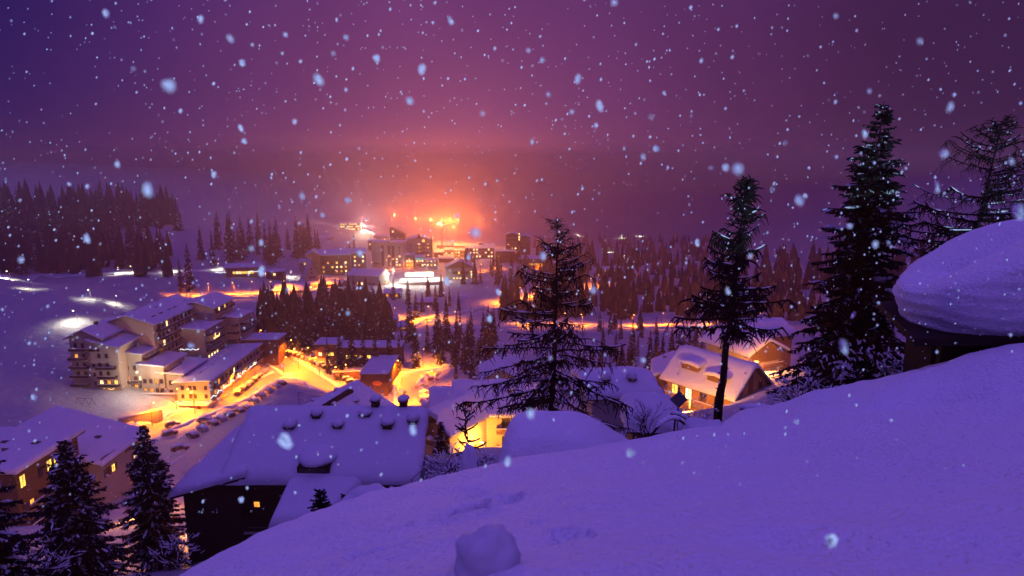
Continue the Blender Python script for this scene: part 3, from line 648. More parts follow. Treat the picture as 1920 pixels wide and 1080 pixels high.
w3 = House(t, 6.4, 8, 5.0, 'x', 1.8, .8, 'plaster2', 'slate', .6, 6, seed=47); House(t, 5.4, 6, 3.2, 'x', 1.2, .7, 'plaster2', 'slate', .5, 6, off=(.6, -7.5, 0), seed=48, wname='wing')
t = thing('small_chalet', 'small chalet with orange lit gable peeping over the snow roofs', 'chalet', (-2.8, 151, 47.5), R(6))
w4 = House(t, 7.4, 9, 3.2, 'y', 1.9, .8, 'cream', 'slate', .45, 5, seed=49); w4.grid('f', (-1.6, 0, 1.6), (1.5,), .8, 1.0, .0)

# ------------------------------------------------------------------ chalets on the right
t = thing('timber_chalet', 'large timber chalet with orange lit gable and snowy dormers behind the larch trunk', 'chalet', PD(1404, 775, 101), R(38))
r1 = House(t, 9.0, 12.5, 3.9, 'y', 3.9, .9, 'woodl', 'slate', .65, 7, seed=51)
r1.grid('f', (-2.6, 2.6), (1.0, 3.6), .8, 1.2, .0); MB().box(-.5, .5, -.12, -.01, -5, 6.5).build('gable_post', MT['wood'], t)
for y, x in ((3.4, -3.2), (8.8, -2.6)):
    z = r1.zf(x, y); d_ = MB().box(x - 1.0, x + 1.9, y - 1.6, y + 1.6, z - .4, z + 1.25).build('dormer', MT['wood'], t)
    snowcap(x - 1.5, x + 2.2, y - 2.0, y + 2.0, lambda a, c, x=x, y=y, z=z: z + 1.25 - .14 * abs(c - y) + .1 * (a - x), .55, y).build('dormer_snow', MT['snow'], d_, smooth=True)
r1.balcony('l', -5.5, 5, .8, 1.4, 'woodl'); r1.grid('l', spread(-6, 5, 4), (1.0,), 1.1, 1.8, .4)
t = thing('timber_house', 'narrow house with timber gable left of the orange lit timber chalet', 'house', PD(1262, 752, 117), R(-12))
r2 = House(t, 6.4, 9, 4.6, 'y', 1.5, .9, 'plaster2', 'slate', .55, 6, gable=2.0, seed=53); r2.chimney(1, 5, .6, .8, .3); r2.chimney(-1.6, 7, .6, .7, .3)
t = thing('hill_chalet', 'chalet with wooden gable above a lit wall behind the large spruce', 'chalet', PD(1432, 702, 130), R(26))
r3 = House(t, 8.6, 12, 4.8, 'y', 2.2, 1.1, 'cream', 'slate', .7, 6, gable=2.2, seed=55); r3.balcony('f', -3.8, 3.8, 1.6, 1.3, 'wood'); r3.chimney(-2, 7, .6, .8, .3)
t = thing('snowed_in_house', 'low house buried under a domed snow roof at the lower road', 'house', PD(1452, 655, 150), R(15))
House(t, 9, 9, 3.2, 'x', 1.6, .8, 'wood', 'slate', 1.3, 6, seed=57)
t = thing('snow_covered_shed', 'shed under a deep flat violet snow roof behind the bare bushes', 'shed', (10.6, 48, 78.7), R(-4))
House(t, 3.2, 4.6, 1.4, 'flat', 0, .5, 'wood', 'slate', 1.5, 4, seed=59)
t = thing('low_house', 'low house with pink lit snow roof and two snow-capped chimneys', 'house', (11.6, 68, 73.6), R(5))
s2 = House(t, 6.5, 7, 2.2, 'x', .8, .8, 'plaster2', 'slate', .8, 6, seed=61); s2.chimney(-1.6, 1.2, .7, 1.0, .8); s2.chimney(1.2, 1.2, .7, 1.0, .8)

# ------------------------------------------------------------------ the town across the valley
def site(px, py, d=None):
    p = G(px, py) if d is None else PD(px, py, d); return (p[0], p[1], ground(p[0], p[1]))
def mpp(loc): return (loc[1] * _c + (CZ - loc[2]) * _s) / F     # metres per photo pixel there
def town(name, label, cat, px0, px1, pyb, pyt, d, yaw=0, depth=None, roof='x', rise=1.5, wall='plaster2', snow=.5, gable=None, over=.6, group=None, **k):
    p = PD((px0 + px1) / 2, pyb, d); m = mpp(p); W = (px1 - px0) * m; H = (pyb - pyt) * m * 1.0 - (rise if roof in ('x', 'y') else 0)
    t = thing(name, label, cat, p, R(yaw), group)
    return House(t, W, depth or W * .6, H, roof, rise, over, wall, 'slate', snow, 12, gable=gable, **k)

h = town('high_rise', 'pale pink high-rise with dark window strips in front of the angular tower', 'high-rise', 697, 757, 504, 455, 520, -6, 14, 'flat', 0, 'plaster')
for u in (-3.6, 1.4, 4.6): MB().box(u - 1.1, u + 1.1, -.05, -.003, 2, h.H - 2.2).build('window_strip', MT['dark'], h.root)
for z in spread(2, h.H - 2.5, 7):
    for u in (-3.6, 1.4, 4.6): h.win('f', u, z - .6, 1.6, 1.3, 'lito' if rnd.random() < .18 else None, out=.054)
    h.win('f', 9.6, z - .6, 1.1, 1.2, 'litw' if rnd.random() < .3 else None)
    if z < 8: h.win('f', 7.4, z - .6, 1.1, 1.2, 'litw')
h.grid('f', (-9.6, -8, -6.4), (3.2,), 1.2, 1.2, 0)
MB().prism([(-.6, h.H), (4, h.H), (1.7, h.H + 1.8)], 'y', -1, 6).build('pediment', MT['plaster'], h.root)
h = town('angular_tower', 'dark tower with steeply slanted roof behind the pale high-rise', 'tower', 733, 760, 500, 441, 548, 0, 10, 'mono_x', -0.1, 'brown', 0)
MB().prism([(-h.W / 2, h.H), (h.W / 2, h.H), (h.W / 2, h.H + .6), (-h.W / 2, h.H + 6.0)], 'y', .0, 9).build('slanted_top', MT['brown'], h.root); h.win('f', -3.4, h.H + 2.2, 1.2, 1.4, 'litw')
h = town('balcony_tower', 'tower with spiky gable, round lit window and stacked balconies', 'tower', 763, 811, 500, 444, 545, 4, 16, 'y', 2.5, 'plaster2', .4)
for z in (5, 8, 11, 14, 17): h.balcony('f', -2, 9, z, 1.6, 'dark'); h.grid('f', (0, 3.5, 7), (z + .2,), 1.4, 1.6, .55, seed=int(z)); h.win('f', -7, z + .2, 1.1, 1.3)
MB().prism([(1.2 * math.cos(a * .5236), 1.2 * math.sin(a * .5236)) for a in range(12)], 'y', -.1, -.02).build('round_window', MT['lit'], h.root, loc=(3.5, 0, h.H - .6))
MB().prism([(-1.6, 0), (1.6, 0), (0, 4.6)], 'y', -1, 2).build('spire', MT['slate'], h.root, loc=(0, 0, h.H + 1.2)); MB().box(9.4, 10.2, -.6, 8, h.H - 9, h.H + 3).build('fin_wall', MT['brown'], h.root)
for px0, px1, pyt, lab, sd_ in ((761, 776, 476, 'white shop block at the foot of the towers', 1), (779, 796, 480, 'white shop house under a cyan lit sign', 2), (798, 820, 486, 'low yellow lit shop row right of the towers', 3)):
    h = town('shop', lab, 'shop', px0, px1, 504, pyt, 525 - sd_, 3, 9, 'x', 1.0, 'plaster', .4); h.grid('f', spread(-h.W / 2 + .4, h.W / 2 - .4, 3), (2.2, 5.4), 1.2, 1.4, .9, mats=('litw', 'lit'), seed=sd_)
    if sd_ == 2: MB().box(-3.4, 3.0, -.4, -.1, h.H - 1.9, h.H - .4).build('shop_sign', MT['cyan'], h.root)
# floodlit ice rink on its retaining wall
p = PD(788, 531, 450); t = thing('ice_rink', 'white floodlit ice rink behind a dark retaining wall', 'ice rink', (p[0], p[1], p[2]), R(4))
MB().box(-15, 15, 0, .6, -8, .1).build('retaining_wall', MT['stone'], t); MB().box(-15, 15, .62, 22, -8, 0).build('rink_floor', MT['board'], t)
for x0 in (-15, -7.4, .2, 7.8): MB().box(x0 + .05, x0 + 7.5, .7, .85, 0, 1.1).build('rink_board', MT['board'], t)
b = MB(); r_ = random.Random(4)
for i in range(11): b.box(-9 + i * 1.05, -8.3 + i * 1.05 + .25 * r_.random(), 20.0, 20.05, 2.2 + .25 * r_.random(), 2.75)
s_ = MB().box(-12, 8, 20.1, 20.3, 1.0, 4.2).build('banner', MT['board'], t); b.build('banner_print', MT['dark'], s_)
for x0 in (-4, 2, 8): MB().box(x0, x0 + 5.6, 21.0, 21.3, 4.5, 4.9).build('canopy_edge', MT['wood'], t)
h = town('long_hotel', 'long hotel with snowy roof lined with windows at the head of the valley', 'hotel', 873, 927, 487, 460, 575, 3, 14, 'x', 2.6, 'plaster2')
for z in (2.2, 5.2, 8): h.grid('f', spread(-h.W / 2 + 1, h.W / 2 - 1, 9), (z,), 1.3, 1.4, .4, seed=int(z * 3), mats=('litw',))
h.balcony('f', -h.W / 2 + .5, h.W / 2 - .5, 4.7, 1.2, 'wood'); h.chimney(0, 7, 3, 1.0, .3)
p = PD(972, 492, 562); t = thing('twin_tower', 'dark twin tower with a lit stairwell between its halves', 'tower', p, R(-5)); m = mpp(p)
ta = House(t, 10.2, 10, 23, 'y', 1.4, .6, 'brown', 'slate', .4, 12, off=(-5.2, 0, 0)); tb_ = House(t, 8.2, 10, 21, 'y', 1.2, .6, 'brown', 'slate', .4, 12, off=(5.2, 1, 0), wname='tower_block')
MB().box(-.2, 1.4, -.3, 3, 0, 25).build('stairwell', MT['dark'], t)
for i, z in enumerate((23, 20.6, 18.4, 12.5, 10.4, 8.3, 6.0, 3.8)): MB().box(.1, 1.1, -.36, -.31, z, z + (1.5 if i < 3 else .9)).build('stairwell_lamp', MT['litw'], t)
for z in spread(3, 22, 6): ta.grid('f', (-3.2, 0, 2.8), (z,), 1.4, 1.4, .45, seed=int(z)); ta.balcony('f', -4.6, 4.4, z - .5, 1.0, 'dark'); tb_.balcony('f', -3.6, 3.6, z - .8, 1.0, 'dark')
h = town('low_hall', 'low brown hall with warm lit arcade beside the twin tower', 'hall', 978, 1026, 500, 482, 545, -4, 14, 'x', 1.6, 'woodl'); h.grid('f', spread(-h.W / 2 + 1, h.W / 2 - 1, 9), (1.0,), 1.4, 1.8, 1.0, mats=('lito',))
h = town('timber_hall', 'flat timber building between the long hotel and the twin tower', 'building', 929, 966, 494, 472, 552, 0, 12, 'flat', 0, 'wood'); h.grid('f', spread(-h.W / 2 + 1, h.W / 2 - 1, 6), (2, 5), 1.1, 1.3, .2)
h = town('gabled_inn', 'grey inn with dark gable and a row of ground floor lights below the town', 'inn', 836, 888, 526, 489, 468, 6, 12, 'y', 4.6, 'plaster2', .5, gable=0.3); h.grid('f', spread(-5, 6, 6), (4.6,), 1.3, 1.7, .15, seed=2); h.grid('f', spread(-5, 6, 5), (1.4,), 1.4, .7, .8, mats=('litw',)); h.grid('f', (8.2,), (1.5, 3.5, 5.5), .9, 1.2, 1, mats=('litw',))
h = town('brown_flats', 'brown apartment block with scattered lit windows under a snowy gable roof', 'apartments', 600, 657, 519, 470, 468, 12, 15, 'x', 3, 'wood'); h.grid('f', spread(-9, 9, 6), (3.2, 6.2, 9.2), 1.2, 1.3, .45, seed=14)
h2 = House(h.root, 9, 14, h.H + .5, 'y', 2.5, .7, 'woodl', 'slate', .5, 12, off=(-14, -2, 0), wname='wing'); h2.grid('f', (-2, 1.5), (3.2, 6.2, 9.2), 1.2, 1.3, .1)
for z in (3, 6, 9): h2.balcony('f', -3.8, 3.8, z - .2, 1.2, 'wood')
h = town('brown_flats', 'narrow brown apartment block beside the pale high-rise', 'apartments', 660, 687, 515, 468, 480, 12, 13, 'x', 2.4, 'wood'); h.grid('f', spread(-4, 4.5, 3), (3.2, 6.2, 9.2, 12.2), 1.2, 1.3, .45, seed=15)
# A-frame church-like hall
p = PD(586, 540, 425); t = thing('a_frame_hall', 'steep A-frame hall with snowy roof sides and lit front porch', 'hall', p, R(22))
af = House(t, 12, 18, 1.6, 'y', 15, .5, 'cream', 'slate', .5, 8); af.grid('f', (-2.4, 0, 2.4), (3.0,), 1.0, 1.3, .0); af.grid('f', (-1, 1), (6.2,), .9, 1.2, 0); af.grid('f', (0,), (9.2, 11.6), .8, 1.0, 0)
a_ = House(t, 22, 5, 3.2, 'mono_y', .8, .5, 'cream', 'slate', .5, 8, off=(4, -6, 0), wname='porch_wall'); a_.grid('f', spread(-10, 10, 7), (.6,), 1.6, 1.6, .6)
for i in range(5): MB().prism([(-9.5 + i * 1.2, 1 + i * 2.6), (-8 + i * 1.2, 1 + i * 2.6), (-8.6 + i * 1.2, 3.4 + i * 2.6)], 'y', 1, 3).build('side_dormer', MT['plaster'], t)
h = town('wide_house', 'white house with hipped snow roof at the edge of the forest', 'house', 516, 574, 562, 536, 385, 8, 14, 'x', 2.6, 'plaster2'); h.grid('f', spread(-7, 7, 6), (2.2,), 1.1, 1.2, 0)
h = town('balcony_house', 'dark balconied house with two lit windows below the pale high-rise', 'house', 651, 714, 552, 508, 430, -14, 15, 'x', 3, 'plaster2')
for z in (2.5, 5.4): h.balcony('f', -8, 9, z, 1.3, 'dark'); h.grid('f', spread(-8, 8.5, 6), (z + .9,), 1.3, 1.5, .5, seed=int(z) + 5, out=.01)
h.grid('r', (-4, 0, 4), (2.6, 5.6), 1.1, 1.3, .3, seed=8)
h = town('mountain_hut', 'lit mountain hut with yellow windows and strings of lamps on the hillside', 'hut', 424, 486, 516, 497, 430, 10, 9, 'x', 1.6, 'woodl', .5); h.grid('f', spread(-6, 7, 7), (.9,), 1.5, 1.6, 1, mats=('lit', 'litw'))
MB().tube([(-16 + i * .9, -1, 2.2 + .3 * math.sin(i * 1.4)) for i in range(8)], .12, 4).build('lamp_string', MT['string'], h.root); MB().tube([(5 + i * .9, -1, 2.4 + .3 * math.sin(i * 1.4)) for i in range(9)], .12, 4).build('lamp_string', MT['string'], h.root)
h = town('far_hotel', 'distant hotel with bright rows of windows on the hill above the town', 'hotel', 637, 676, 434, 417, 790, 4, 12, 'x', 1.4, 'plaster2', .4)
for z in (2, 5, 8): h.grid('f', spread(-h.W / 2 + 1, h.W / 2 - 1, 9), (z,), 2.0, 1.5, .8, mats=('litw',), seed=int(z))
for i, (px0, px1, pyb, pyt, d, yaw, lab) in enumerate(((712, 745, 622, 592, 326, 10, 'white house with balconies below the snow field'), (702, 735, 598, 575, 345, 6, 'upper white house with snow terraces below the ice rink'), (747, 764, 619, 606, 322, 8, 'tiny lit kiosk next to the white house'))):
    h = town('white_house', lab, 'house', px0, px1, pyb, pyt, d, yaw, 8, 'x', 1.8, 'cream', .6); h.grid('f', spread(-h.W / 2 + .6, h.W / 2 - .6, max(2, int(h.W / 2))), (1.2, 3.8) if i < 2 else (.8,), 1.0, 1.2, .25 if i < 2 else 1, seed=i + 3)
for i, (px0, px1, pyb, pyt, d, lab) in enumerate(((1128, 1165, 512, 501, 590, 'far house with orange lit windows among the valley trees'), (1158, 1192, 520, 509, 570, 'far house by the string of road lamps'), (905, 935, 662, 648, 275, 'small cabin with one yellow window in the forest'), (735, 775, 640, 628, 300, 'dark cabin under snow between the forest trees'), (900, 925, 500, 488, 560, 'small dark house in front of the long hotel'), (585, 620, 456, 444, 640, 'dark cable car station on the upper slope'), (860, 880, 563, 555, 400, 'barn roof in the snow field'), (925, 975, 690, 672, 240, 'snowed-in barn behind the bare larch'), (823, 850, 498, 482, 560, 'dark shop roof right of the towers'))):
    h = town('cabin' if pyb > 520 else 'far_house', lab, 'house', px0, px1, pyb, pyt, d, rnd.uniform(-12, 12), 7, 'x', 1.4, 'wood', .5); h.grid('f', spread(-h.W / 2 + .5, h.W / 2 - .5, 3), (.9,), 1.0, 1.1, .7 if i in (0, 1) else .25, seed=i * 3 + 1, mats=('lito', 'lit'))

# ------------------------------------------------------------------ pylons and lift masts
for px, py, hh, lab, d in ((452, 408, 22, 'lattice power pylon fading into the haze, the left one of two', 760), (488, 410, 22, 'lattice power pylon fading into the haze, the right one of two', 760)):
    p = PD(px, py, d); t = thing('power_pylon', lab, 'pylon', p); b = MB()
    for sx in (-1, 1):
        for sy in (-1, 1): b.tube([(sx * 2, sy * 2, -4), (sx * .3, sy * .3, hh)], .14, 4)
    b.build('mast', MT['metal'], t); b = MB()
    for z in (hh * .62, hh * .78, hh * .92): b.tube([(-4.5, 0, z), (4.5, 0, z)], .13, 4)
    b.build('cross_arm', MT['metal'], t)
p = PD(327, 384, 640); t = thing('lift_mast', 'ski lift mast with cross arm on the white slope', 'lift mast', p)
MB().tube([(0, 0, -4), (0, 0, 8)], .3, 6).build('mast', MT['metal'], t); MB().box(-5, 5, -.25, .25, 7.6, 8.1).build('cross_arm', MT['metal'], t)
for x in (-4.4, 4.4): MB().box(x - .8, x + .8, -.2, .2, 6.9, 7.5).build('sheave', MT['metal'], t)

# more of the town in the glow behind the towers
for i, (px0, px1, pyb, pyt, d, lab) in enumerate(((815, 832, 490, 470, 590, 'lit block in the glow right of the balcony tower'), (833, 852, 484, 466, 640, 'flat house in the orange glow behind the square'), (852, 874, 489, 470, 600, 'house wall left of the long hotel'), (818, 846, 470, 458, 720, 'far block deep in the orange glow'), (848, 872, 470, 459, 740, 'farthest block beside the glow'), (888, 912, 470, 460, 700, 'far roof above the long hotel'), (700, 730, 452, 441, 700, 'far house left of the angular tower'), (690, 712, 462, 452, 610, 'small house above the narrow brown flats'), (1030, 1060, 505, 494, 560, 'low lit house right of the hall'), (560, 590, 500, 488, 470, 'cottage above the A-frame hall'), (500, 530, 520, 510, 430, 'cottage beside the lit mountain hut'), (612, 640, 545, 528, 420, 'house on the lit hill road before the brown flats'), (720, 750, 560, 545, 390, 'snowed-in house below the balcony house'), (780, 812, 575, 562, 380, 'barn with snow roof below the ice rink'))):
    h = town('town_house', lab, 'house', px0, px1, pyb, pyt, d, rnd.uniform(-14, 14), 9, rnd.choice(('x', 'flat', 'x')), 1.5, rnd.choice(('plaster2', 'wood', 'brown', 'plaster')), .5)
    h.grid('f', spread(-h.W / 2 + .6, h.W / 2 - .6, max(3, int(h.W / 2.6))), [z for z in (1.2, 4.0, 6.8) if z < h.H - 1.5], 1.3, 1.4, .45, seed=i + 60)
p = PD(829, 470, 620); t = thing('tower_crane', 'lit tower crane rising in the orange glow', 'crane', p, R(20)); b = MB()
for sx in (-.7, .7):
    for sy in (-.7, .7): b.tube([(sx, sy, -4), (sx, sy, 25)], .12, 4)
for i in range(14): b.tube([(-.7, -.7, i * 1.8), (.7, -.7, i * 1.8 + 1.8)], .07, 3); b.tube([(.7, .7, i * 1.8), (-.7, .7, i * 1.8 + 1.8)], .07, 3)
b.build('mast', MT['metal'], t); MB().box(-6, 16, -.4, .4, 24.6, 25.4).build('jib', MT['metal'], t); MB().box(-6.5, -4, -.8, .8, 23.2, 25.2).build('counterweight', MT['stone'], t); MB().box(-.6, .6, -.9, .6, 22.4, 24.4).build('cabin', MT['litw'], t)

# ------------------------------------------------------------------ conifers
def spruce_mesh(seed, H=18.0, Rb=3.1, levels=19, mat='spruce', per=8, sub=True):
    r_ = random.Random(seed); b = MB()
    for l in range(levels):
        t = (l + .3 * r_.random()) / levels; z = H * (.05 + .93 * t); rad = Rb * (1 - t) ** .8 * r_.uniform(.82, 1.12) + .12
        n = max(4, int(per * (1 - t * .45)))
        for k in range(n):
            a = 6.2832 * (k + r_.random() * .9) / n; L_ = rad * r_.uniform(.65, 1.15); dr = L_ * r_.uniform(.35, .6); wd = L_ * r_.uniform(.24, .36)
            ca, sa = math.cos(a), math.sin(a); z1 = z + r_.uniform(-.3, .3)
            def q(f, s, dz_): return (ca * L_ * f - sa * s, sa * L_ * f + ca * s, z1 + dz_)
            b.add([q(.02, 0, .25), q(.5, wd, -dr * .45 - .15), q(.55, 0, -dr * .25 + .12), q(.5, -wd, -dr * .45 - .15), q(1, 0, -dr), q(.6, 0, -dr * .5 - .55)],
                  [(0, 1, 2), (0, 2, 3), (1, 4, 2), (2, 4, 3), (1, 5, 4), (3, 4, 5)])
    b.tube([(0, 0, H * .93), (0, 0, H * 1.02)], [.06, .01], 3)
    return b.mesh('crown', MT[mat])
def trunk_mesh(H, r0): return MB().tube([(0, 0, -1.5), (0, 0, H * .5), (0, 0, H * .9)], [r0, r0 * .6, r0 * .15], 6).mesh('trunk', MT['bark'])
PROTO = [(spruce_mesh(i, 18, 2.3 + .28 * (i % 4), 17 + i % 4), trunk_mesh(18, .28)) for i in range(7)]
def spruce(px, py, h, label, group=None, loc=None, seed=0):
    r_ = random.Random(seed); loc = loc or G(px, py); t = thing('spruce_tree', label, 'tree', (loc[0], loc[1], loc[2] - .3), r_.uniform(0, 6.28), group)
    s = h / 18 * r_.uniform(.72, 1.15); k_ = r_.uniform(.8, 1.3); t.scale = (s * k_, s * k_ * r_.uniform(.9, 1.1), s); c_, k_ = PROTO[r_.randrange(7)]
    put('crown', c_, t); put('trunk', k_, t); return t
PATCH = [  # n, px range, base py range, height range, label
    (84, (0, 335), (420, 512), (27, 38), 'tall snow-dusted spruce in the dense forest on the left hillside'),
    (30, (395, 600), (458, 498), (24, 34), 'dark spruce in the grove above the lit mountain hut'),
    (58, (505, 735), (618, 712), (16, 25), 'spruce in the dark wood between the hotel and the white houses'),
    (26, (740, 930), (640, 706), (14, 21), 'spruce on the slope beyond the orange bend in the road'),
    (30, (862, 1020), (492, 535), (13, 19), 'spruce in the wood below the twin tower'),
    (24, (1085, 1320), (668, 716), (9, 15), 'spruce standing on the snow slope below the lower road'),
    (16, (1120, 1440), (618, 650), (10, 17), 'spruce in front of the lamps of the lower road'),
    (14, (640, 860), (552, 600), (10, 16), 'lone spruce on the snow field below the ice rink')]
sd_ = 100
for n, (x0, x1), (y0, y1), (h0, h1), lab in PATCH:
    r_ = random.Random(n * 7 + x0); pl = []; tries = 0
    while len(pl) < n and tries < 4000:
        tries += 1; px, py = r_.uniform(x0, x1), r_.uniform(y0, y1)
        if x0 == 0 and px > 285 and r_.random() < .6: continue
        if x0 == 0 and (py > 440 + (312 - px) * .30 and r_.random() < .55): continue
        g = G(px, py)
        if min([9] + [math.hypot(g[0] - q[0], g[1] - q[1]) for q in pl]) < (5.5 if n < 50 else 4.5): continue
        if road_dist(np.array([g[0]]), np.array([g[1]]))[0] < 3: continue
        if 250 < g[1] < 268 and -78 < g[0] < -42: continue
        pl.append(g)
    pl.sort(key=lambda g: g[0] / g[1])
    for i, g in enumerate(pl): sd_ += 1; spruce(0, 0, r_.uniform(h0, h1), lab if n > 30 else ORD[i] + ' from the left: ' + lab, lab.replace('lone ', '').replace('spruce', 'spruces', 1), g, sd_)
for i, (px, py, h, lab) in enumerate(((357, 545, 36, 'pair-topped tall spruce left of the orange hill road'), (340, 548, 22, 'short spruce at the start of the orange hill road'), (378, 488, 25, 'slim spruce on the open slope right of the forest'), (478, 632, 16, 'snow-frosted spruce just right of the hotel'), (523, 640, 18, 'tall frosted spruce at the corner of the brown building'), (655, 466, 15, 'left spruce of the pair above the brown flats'), (664, 466, 14, 'right spruce of the pair above the brown flats'), (886, 722, 13, 'dark spruce behind the snow roofs of the middle houses'), (705, 805, 7, 'little frosted spruce in front of the dark annex'),
    (855, 712, 9, 'orange lit round spruce beside the bend'), (1177, 712, 10, 'snow-capped spruce with orange lit base above the shed'), (1335, 668, 9, 'frosted grey spruce behind the timber chalet'), (500, 640, 13, 'thin orange tinged spruce by the street corner'))):
    spruce(px, py, h, lab, None, None, 700 + i)
# the far wooded mountainside: one mass
b = MB(); r_ = random.Random(31)
def small_fir(p, h):
    n = 6; vs = []
    for l, (f, w_) in enumerate(((.02, .17), (.3, .14), (.28, .15), (.6, .09), (.58, .10), (1.0, .004))):
        for k in range(n): a = 6.2832 * (k + r_.random() * .5) / n; q = h * w_ * r_.uniform(.7, 1.25); vs.append((p[0] + q * math.cos(a), p[1] + q * math.sin(a), p[2] + h * f - (.05 * h if l % 2 == 0 and l else 0) * r_.random()))
    b.add(vs, [(l * n + k, l * n + (k + 1) % n, (l + 1) * n + (k + 1) % n, (l + 1) * n + k) for l in range(5) for k in range(n)])
for n, (x0, x1), (y0, y1), (h0, h1) in ((300, (1010, 1500), (478, 604), (9, 21)), (160, (1000, 1400), (452, 500), (14, 22)), (110, (0, 330), (385, 430), (20, 26)), (140, (1430, 1920), (480, 610), (14, 22)), (60, (940, 1060), (520, 600), (10, 16)), (95, (490, 735), (578, 650), (12, 20)), (60, (0, 330), (470, 520), (18, 28))):
    for i in range(n):
        px, py = r_.uniform(x0, x1), r_.uniform(y0, y1); g = G(px, py)
        if g[1] < 262 or road_dist(np.array([g[0]]), np.array([g[1]]))[0] < 3: continue
        small_fir(g, r_.uniform(h0, h1))
tag(b.build('forest', MT['spruce']), 'far wooded mountainside sinking into the purple haze', kind='stuff')

# ------------------------------------------------------------------ near trees
def near_spruce(name, label, loc, H, Rb, seed, nwh=44, lean=(0, 0), snow_p=.35, t0=.04, mat='spruce_s', card=.34, skirt=.82):
    r_ = random.Random(seed); t = thing(name, label, 'tree', loc); tb2 = MB(); cr = MB(); sn = MB()
    def ax(z): return Vector((lean[0] * z / H, lean[1] * z / H, z))
    tb2.tube([ax(z) + Vector((0, 0, -1 if z == 0 else 0)) for z in (0, H * .3, H * .6, H * .85, H)], [H * .016, H * .012, H * .008, H * .004, .006], 8)
    for w_ in range(nwh):
        f = t0 + (1 - t0) * (w_ / nwh) ** .92; z0 = H * f; n = 9 if f < .8 else 6
        for k in range(n):
            a = 6.2832 * (k + r_.random()) / n + w_; L_ = (Rb * (1 - f) ** skirt + .10) * r_.uniform(.45, 1.18)
            if f < .12: L_ *= .8
            up = .35 * (f - .45) + r_.uniform(-.08, .08); dirv = Vector((math.cos(a), math.sin(a), 0)); m = max(4, int(L_ / (card * .30)))
            pts = []; z0 = H * min(.985, f + r_.uniform(-.6, .6) / nwh)
            for i in range(m + 1):
                s = i / m; zz = L_ * (up * s - .62 * s * s * (1 - f * .7) + .22 * s ** 3.2); pts.append(ax(z0) + dirv * L_ * s * .97 + Vector((0, 0, zz)))
            tb2.tube(pts, [.035 * L_ / 2 + .006] + [.012] * (m - 1) + [.004], 3, False); sd2 = Vector((-dirv.y, dirv.x, 0))
            for i in range(1, m + 1):
                s = i / m; p = pts[i]; ln = card * (1.35 - .75 * s) * r_.uniform(.7, 1.25) * (1 if L_ > .6 else .5)
                for sg in (-1, 1):
                    tip = p + sd2 * sg * ln * r_.uniform(.7, 1) + dirv * ln * r_.uniform(.4, .8) + Vector((0, 0, -ln * r_.uniform(.15, .55))); mid = (p + tip) / 2; wv = dirv * ln * .21
                    cr.add([p, mid + wv + Vector((0, 0, .02)), tip, mid - wv + Vector((0, 0, -.03))], [(0, 1, 2), (0, 2, 3)])
                if r_.random() < .75:
                    tip = p + Vector((r_.uniform(-.1, .1), r_.uniform(-.1, .1), -ln * r_.uniform(.5, 1.1))); wv = dirv * ln * .22
                    cr.add([p - wv, p + wv, tip], [(0, 1, 2)])
            tip = pts[-1] + dirv * card * .5; cr.add([pts[-1] - sd2 * .05, pts[-1] + sd2 * .05, tip], [(0, 1, 2)])
            if r_.random() < snow_p and L_ > .5:
                i0 = r_.randint(m // 3, max(m // 3, m - 3)); i1 = min(m, i0 + r_.randint(2, 5)); q = pts[i0:i1 + 1]
                if len(q) > 1: sn.tube([p + Vector((r_.uniform(-.04, .04), r_.uniform(-.04, .04), .05)) for p in q], [.03] + [r_.uniform(.035, .085) * min(1, L_ / 1.5) for _ in q[1:-1]] + [.02], 6)
    tb2.build('trunk', MT['bark'], t, True); cr.build('crown', MT[mat], t); 
    if sn.v: tag(sn.build('branch_snow', MT['snow_near'], t, True), kind='stuff')
    return t
